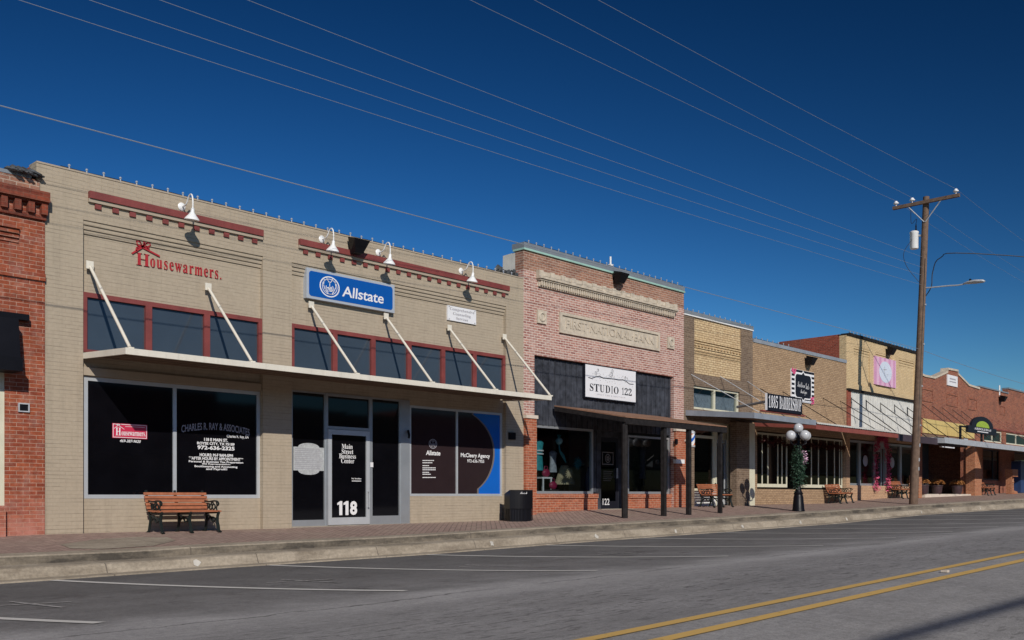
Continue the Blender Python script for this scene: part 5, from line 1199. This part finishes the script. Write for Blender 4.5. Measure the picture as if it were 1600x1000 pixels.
for x, t, y_, lab in ((288,.42,0,'orange slatted bench with black iron ends under the large black shop window'),(1119,.42,0,'slatted bench beside the striped pole and the last porch post'),(1313,.45,0,'slatted bench below the tan brick shop windows, right of the globe lamp'),(1409,.45,0,'slatted bench between pink doorway and the utility pole'),(1541,.5,0,'slatted bench beside the far brick pillar')):
    s = S(x, t); o = bench0 if not used else copy_tree(bench0); used = True
    dz = walk(s+.6, t)-walk(s-.6, t)
    o.location = (s, -t, walk(s, t)+.003); o.rotation_euler = (0, -math.atan2(dz, 1.2), 0); o['label'] = lab; sc = .97; o.scale = (1.03, 1.0, .95)
# ---- litter bin
s, t = S(808, .55), .62; zb = walk(s, t)-.01
LB = thing('litter_bin', 'black metal litter bin with ribbed lower half at the corner of the beige wall', 'litter bin', (0,0,0))
b = MB(); wv, dv = .31, .24
def hoodpoly(w_, d_, n=10): return [(-w_, d_), (w_, d_)][::-1] + [(-w_+2*w_*i/n, -d_*(.62+.38*math.sin(math.pi*i/n))) for i in range(n+1)]
def vprism(b, poly, z0, z1, ztop=None): 
    n = len(poly); vs = [(p[0], p[1], z0) for p in poly] + [(p[0], p[1], (ztop(p) if ztop else z1)) for p in poly]
    b.add(vs, [tuple(range(n-1,-1,-1)), tuple(range(n, 2*n))] + [(i, (i+1) % n, (i+1) % n+n, i+n) for i in range(n)])
vprism(b, hoodpoly(wv, dv), .33, .80, lambda p: .80 if p[1] < .1 else .70); b.build('hood', M['black_metal'], LB, local=True)
b = MB(); vprism(b, hoodpoly(wv*.9, dv*.86), .03, .34); b.build('liner', M['sign_black'], LB, local=True)
b = MB(); po = hoodpoly(wv*.97, dv*.95, 16)
for p in po[2:]: b.tube([(p[0], p[1], .03), (p[0], p[1], .33)], .010, 5)
for k in range(6): b.tube([(wv*.97*sg, -dv*.5+.12*k*.9, .03) for sg in (1,)]+[(wv*.97, -dv*.5+.12*k*.9, .33)], .01, 5); b.tube([(-wv*.97, -dv*.5+.12*k*.9, .03), (-wv*.97, -dv*.5+.12*k*.9, .33)], .01, 5)
b.build('ribs', M['black_metal'], LB, local=True)
b = MB(); vprism(b, hoodpoly(wv*.98, dv*.97), .0, .035); b.build('base', M['black_metal'], LB, local=True)
b = MB(); word(b, script('Trash'), -.07, .12, .70, .75, dv+.005); 
LBt = b.build('lettering', M['white_vinyl'], LB, local=True)
LB.location = (s, -t, zb); LB.rotation_euler = (0, 0, R(-26))
# ---- five-globe lamp post
s, t = S(1247.5, 2.9), 2.9; g0 = walk(s, t); zg = Z(1251, 681, t)
LP = thing('lamp_post', 'black lamp post with five white globes wrapped in green garland', 'street lamp', (s, -t, g0))
b = MB(); b.lathe((s,-t,g0), [(.20,0),(.20,.04),(.185,.06),(.15,.45),(.13,.52),(.15,.56),(.11,.62),(.085,.70),(.07,.8)], 20); b.build('base', M['black_metal'], LP, smooth=True)
b = MB(); b.tube([(s,-t,g0+.78),(s,-t,zg-.1)], [.06,.045], 10); b.lathe((s,-t,zg-.14), [(.05,0),(.09,.05),(.05,.1),(.04,.28)], 12); b.build('shaft', M['black_metal'], LP, smooth=True)
a0 = -.41
for k in range(4):
    a = a0+k*math.pi/2; dx, dy = math.cos(a)*.30, math.sin(a)*.30
    MB().tube([(s,-t,zg-.22),(s+dx*.5,-t+dy*.5,zg-.30),(s+dx,-t+dy,zg-.24),(s+dx,-t+dy,zg-.13)], [.02,.018,.018,.03], 8).build('arm', M['black_metal'], LP, smooth=True)
    MB().ball((s+dx,-t+dy,zg), .155, 14).build('globe', M['globe'], LP, smooth=True)
MB().ball((s,-t,zg+.24), .15, 14).build('globe', M['globe'], LP, smooth=True)
b = garland([(s,-t,g0+.85+.2*i) for i in range(int((zg-.35-g0-.85)/.2)+1)], 3600, None, .042, .10, 9); tag(b.build('garland', M['leaf']), 'green garland wound around the globe lamp post', 'garland')
b = garland([(s+.12,-t-.1,zg-.5),(s+.2,-t-.12,zg-.68),(s+.15,-t-.1,zg-.85)], 110, None, .045, .05, 10); tag(b.build('bow', M['pink_l']), 'pale pink bow tied to the globe lamp post', 'bow')
# ---- planters
def planter(s, t, z, lab, sc=1):
    r = thing('planter', lab, 'planter', (s,-t,z), 'round planters of orange flowers in the dark porch')
    MB().lathe((s,-t,z), [(.17*sc,0),(.22*sc,.10),(.25*sc,.36),(.28*sc,.38),(.28*sc,.42),(.24*sc,.42)], 18).build('pot', M['plum_pot'], r, smooth=True)
    b = MB(); rr = random.Random(int(s*10))
    for k in range(650):
        a = rr.uniform(0,6.283); u = rr.uniform(0,1)**.5*.36*sc; h = .42+ .30*math.sqrt(max(0,1-(u/.37/sc)**2))*rr.uniform(.7,1.05); d = Vector((rr.uniform(-1,1),rr.uniform(-1,1),rr.uniform(-1,1))).normalized(); e = d.orthogonal().normalized(); c = Vector((s+u*math.cos(a),-t+u*math.sin(a),z+h)); l = .035
        b.add([c-d*l,c+e*l*.6,c+d*l,c-e*l*.6], [(0,1,2,3)])
    b.build('flowers', M['mum'], r)
zf = gw(50)+.1
for x, lab in ((1442,'planter of orange flowers half hidden behind the utility pole'),(1464,'middle planter of orange flowers in the dark porch'),(1495.5,'planter of orange flowers nearest the tall brick pillar')): planter(S(x,.12), .12, zf, lab, 1.0)
b = MB(); s, t = S(1594,.3), .3; b.box(s-.6, s+.6, -.02, .5, walk(s,.3), walk(s,.3)+1.8); tag(b.build('vending_machine', M['blue_box']), 'dark blue vending machine at the far right under the canopy', 'vending machine')
s, t = S(1581,.6), .6; CH = thing('wooden_stand', 'small tan wooden stand with turned post near the far right', 'stand', (s,-t,walk(s,t)))
b = MB(); g_ = walk(s,t); b.lathe((s+.15,-t,g_), [(.25,0),(.25,.12),(.06,.2),(.05,.6),(.09,.65),(.05,.7),(.06,.95)], 12); b.build('post', M['pillar_brick'], CH, smooth=True)
MB().box(s-.55, s+.4, t-.2, t+.2, g_+.95, g_+1.35).build('top', M['pillar_brick'], CH); MB().box(s-.55, s-.45, t-.15, t+.15, g_, g_+.95).build('leg', M['pillar_brick'], CH)

# ---- utility pole
pt = 2.88; ps = S(1427, pt); pg = walk(ps, pt)-.1
dz_ = dep(1427, pt); ptop = Z(1448, 308, pt+.49); lean = .49
def pole(h): u = (h-pg)/(ptop-pg); return Vector((ps, -pt-lean*u, h))
UP = thing('utility_pole', 'tall leaning wooden utility pole at the kerb with crossarm', 'utility pole', (ps, -pt, pg))
MB().tube([pole(pg+(ptop-pg)*i/12) for i in range(13)], [.165-.05*i/12 for i in range(13)], 14).build('shaft', M['pole_wood'], UP, smooth=True)
for k, hh in enumerate((1.4, 1.75, 2.3, 3.1, 4.6, 6.2, 7.7)):
    p = pole(pg+hh); b = MB(); b.box(p.x-.05, p.x+.03, -p.y+.13, -p.y+.165, p.z, p.z+(.13 if k < 3 else .06)); b.build('tag_plate' if k < 3 else 'bracket', M['galv'], UP)
MB().tube([pole(pg+(ptop-pg)*(.0+.8*i/8))+Vector((-.10,-.10,0)) for i in range(9)], .012, 5).build('ground_wire', M['black_wire'], UP)
za = Z(1447, 317, pt+.49); pa = pole(za); pa.x -= .16
ARM = MB(); ARM.box(pa.x-.06, pa.x+.06, -pa.y-1.2, -pa.y+1.28, za-.06, za+.06); AR = ARM.build('crossarm', M['pole_wood'], UP)
for sg in (-1, 1): MB().tube([(pa.x-.02, pa.y+sg*.62, za-.05), (pa.x+.03, pa.y+sg*.02, za-.75)], .022, 6).build('brace', M['galv'], UP)
ins = []
for yy in (-1.08, -.46, 1.15):
    p = (pa.x, pa.y-yy, za+.06); b = MB(); b.lathe(p, [(.015,0),(.02,.06),(.05,.065),(.09,.09),(.10,.13),(.06,.16),(.05,.19),(.03,.2)], 12); b.build('insulator', M['porcelain'], AR, smooth=True); ins.append(Vector(p)+Vector((0,0,.2)))
tz0, tz1 = Z(1427,390,pt), Z(1427,363,pt); pc = pole((tz0+tz1)/2) + Vector((-.28,.22,0)); pc2 = pole((tz0+tz1)/2)+Vector((-.08,.36,0))
TR = thing('transformer', 'pale grey transformer can hanging on the utility pole', 'transformer', (pc2.x, pc2.y, tz0))
b = MB(); b.lathe((pc2.x,pc2.y,tz0), [(.14,0),(.155,.03),(.155,tz1-tz0-.08),(.17,tz1-tz0-.06),(.17,tz1-tz0-.02),(.11,tz1-tz0+.02)], 18); b.build('tank', M['white_metal'], TR, smooth=True)
MB().lathe((pc2.x+.05,pc2.y-.05,tz1), [(.03,0),(.035,.1),(.02,.12),(.03,.18),(.015,.3)], 8).build('bushing', M['black_metal'], TR)
q_ = pole((tz0+tz1)/2); MB().tube([(pc2.x,pc2.y,q_.z+.15),(q_.x,q_.y,q_.z+.15)], .04, 6).build('bracket', M['galv'], TR)
lz = Z(1445, 452, pt+.35); p0 = pole(lz); lz1 = Z(1505, 431, pt+2.3)
SL = thing('street_light', 'grey cobra head street light on a curved arm from the pole', 'street light', tuple(p0))
MB().tube(smooth_path([p0+Vector((0,-.1,0)), (p0.x,p0.y-.5,lz+(lz1-lz)*.42),(p0.x,p0.y-.97,lz+(lz1-lz)*.82),(p0.x,p0.y-1.3,lz1-.02),(p0.x,p0.y-1.6,lz1)]), .026, 8).build('arm', M['galv'], SL, smooth=True)
b = MB(); b.tube([(p0.x,p0.y-1.52,lz1+.01),(p0.x,p0.y-1.66,lz1+.02),(p0.x,p0.y-1.92,lz1+.02),(p0.x,p0.y-2.18,lz1-.0),(p0.x,p0.y-2.25,lz1-.02)], [.05,.11,.15,.12,.05], 12, flat=(1,1,.5)); b.build('head', M['galv'], SL, smooth=True)
MB().lathe((p0.x,p0.y-1.74,lz1+.06), [(.04,0),(.045,.06),(.03,.09)], 10).build('photocell', M['black_metal'], SL)
# ---- overhead wires: through points measured at a constant distance from the facade, on to the next pole out of frame
def wire(name, pts, label, r=.012, mat='wire', group=None):
    P_ = [Vector(p) for p in pts]; P_.sort(key=lambda p: p.x); o = []
    if len(P_) == 3:
        a, b_, c = P_
        for i in range(49):
            x = a.x+(c.x-a.x)*i/48
            la = (x-b_.x)*(x-c.x)/((a.x-b_.x)*(a.x-c.x)); lb = (x-a.x)*(x-c.x)/((b_.x-a.x)*(b_.x-c.x)); lc = (x-a.x)*(x-b_.x)/((c.x-a.x)*(c.x-b_.x))
            o.append(a*la+b_*lb+c*lc)
    else:
        a, c = P_; sag = abs(c.x-a.x)*.012
        for i in range(33): u = i/32; q = a.lerp(c, u); q.z -= 4*sag*u*(1-u); o.append(q)
    return tag(MB().tube(o, r, 5).build(name, M[mat]), label, 'power line', group)
def at(x, y, t): return Vector((S(x,t), -t, Z(x,y,t)))
G_ = 'overhead wires along the street'
for k, (ip, xm, lab) in enumerate(((ins[1],735,'upper wire ending at the left insulator of the crossarm'),(ins[0],835,'upper wire ending at the insulator beside the pole top'),(ins[2],935,'rightmost upper wire ending at the outer end of the crossarm'))):
    ip = ins[(1, 0, 2)[k]] if False else sorted(ins, key=lambda v: -v.y)[k]
    tt = -ip.y; m_ = at(xm, 0, tt); e_ = m_ + (m_-ip)*.75; e_.z = m_.z + (m_.z-ip.z)*.45
    wire('power_line', [ip, m_, e_], lab, .005, group=G_)
    wire('power_line', [ip, ip+Vector((38, 0, -.2))], ['wire running right from the inner end of the crossarm','wire running right from the insulator beside the pole top','wire running right from the outer end of the crossarm'][k], .0045, group=G_)
for (xt, yp, lab) in ((387,402,'third lower wire from the right reaching the pole under the transformer'),(250,418,'wire meeting the pole just below the transformer'),(140,430,'wire meeting the pole second lowest of the four'),(30,445,'lowest of the four thin wires meeting the pole')):
    z = Z(1437, yp, pt+.3); p = pole(z); p.x -= .12; m_ = at(xt, 0, -p.y); e_ = m_+(m_-p)*.35; e_.z = m_.z+(m_.z-p.z)*.25
    if xt == 387: e_ = m_+(m_-p)*.45; e_.z = m_.z+(m_.z-p.z)*.3
    wire('power_line', [p, m_, e_], lab, .0045, group=G_)
zz = Z(1432, 545, pt+.2); p = pole(zz); p.x -= .12; a_ = at(830,385,-p.y); c_ = at(0,165,-p.y); e_ = c_+(c_-a_)*.4
o = [p, a_.lerp(p, .5)+Vector((0,0,-.06)), a_, c_, e_]
wire('power_line', [p, a_+Vector((0,0,0)), e_], 'thick pale cable sagging low in front of the facades', .009, group=G_)
wire('power_line', [p, p+Vector((40,0,.6))], 'low cable running right from the pole over the far roofs', .009, group=G_)
z = Z(1440, 408, pt+.3); p = pole(z)
k1_ = p+Vector((.1,-.5,-.05)); far_ = p+Vector((9,-16,-1.1))
b = MB(); b.tube(smooth_path([pole(Z(1445,465,pt+.3))+Vector((.1,-.1,0)), p+Vector((.12,-.25,-1.0)), p+Vector((.12,-.3,-.45)), k1_+Vector((0,-.1,.08)), k1_+Vector((.4,-1.2,.12)), far_.lerp(k1_, .5)+Vector((0,0,-.25)), far_]), .018, 6)
tag(b.build('service_cable', M['black_wire']), 'thick black service cable leaving the pole to the right', 'cable')
b = MB(); b.tube(smooth_path([(pa.x,pa.y+.5,za+.1),(pa.x,pa.y+.5,za-.7),(pa.x+.0,pa.y+.3,tz1+.45),(pc2.x+.05,pc2.y-.05,tz1+.3)]), .010, 5)
b.tube(smooth_path([(pc2.x-.2,pc2.y,tz1-.35),(pc2.x-.5,pc2.y+.2,tz0-.2),(pc2.x-.35,pc2.y+.15,tz0-.7),pole(tz0-1.3)+Vector((-.12,.1,0))]), .010, 5)
tag(b.build('drop_cable', M['black_wire']), 'thin black drop cables looping around the transformer', 'cable')
tt, dd = 14.85, 11.0
wire('power_line', [(-45,-(tt+dd),.65*dd+.55),(16,-(tt+dd),.65*dd+.30),(80,-(tt+dd),.65*dd+1.1)], 'single thick black cable over the opposite pavement, behind the camera', .045, 'black_wire')
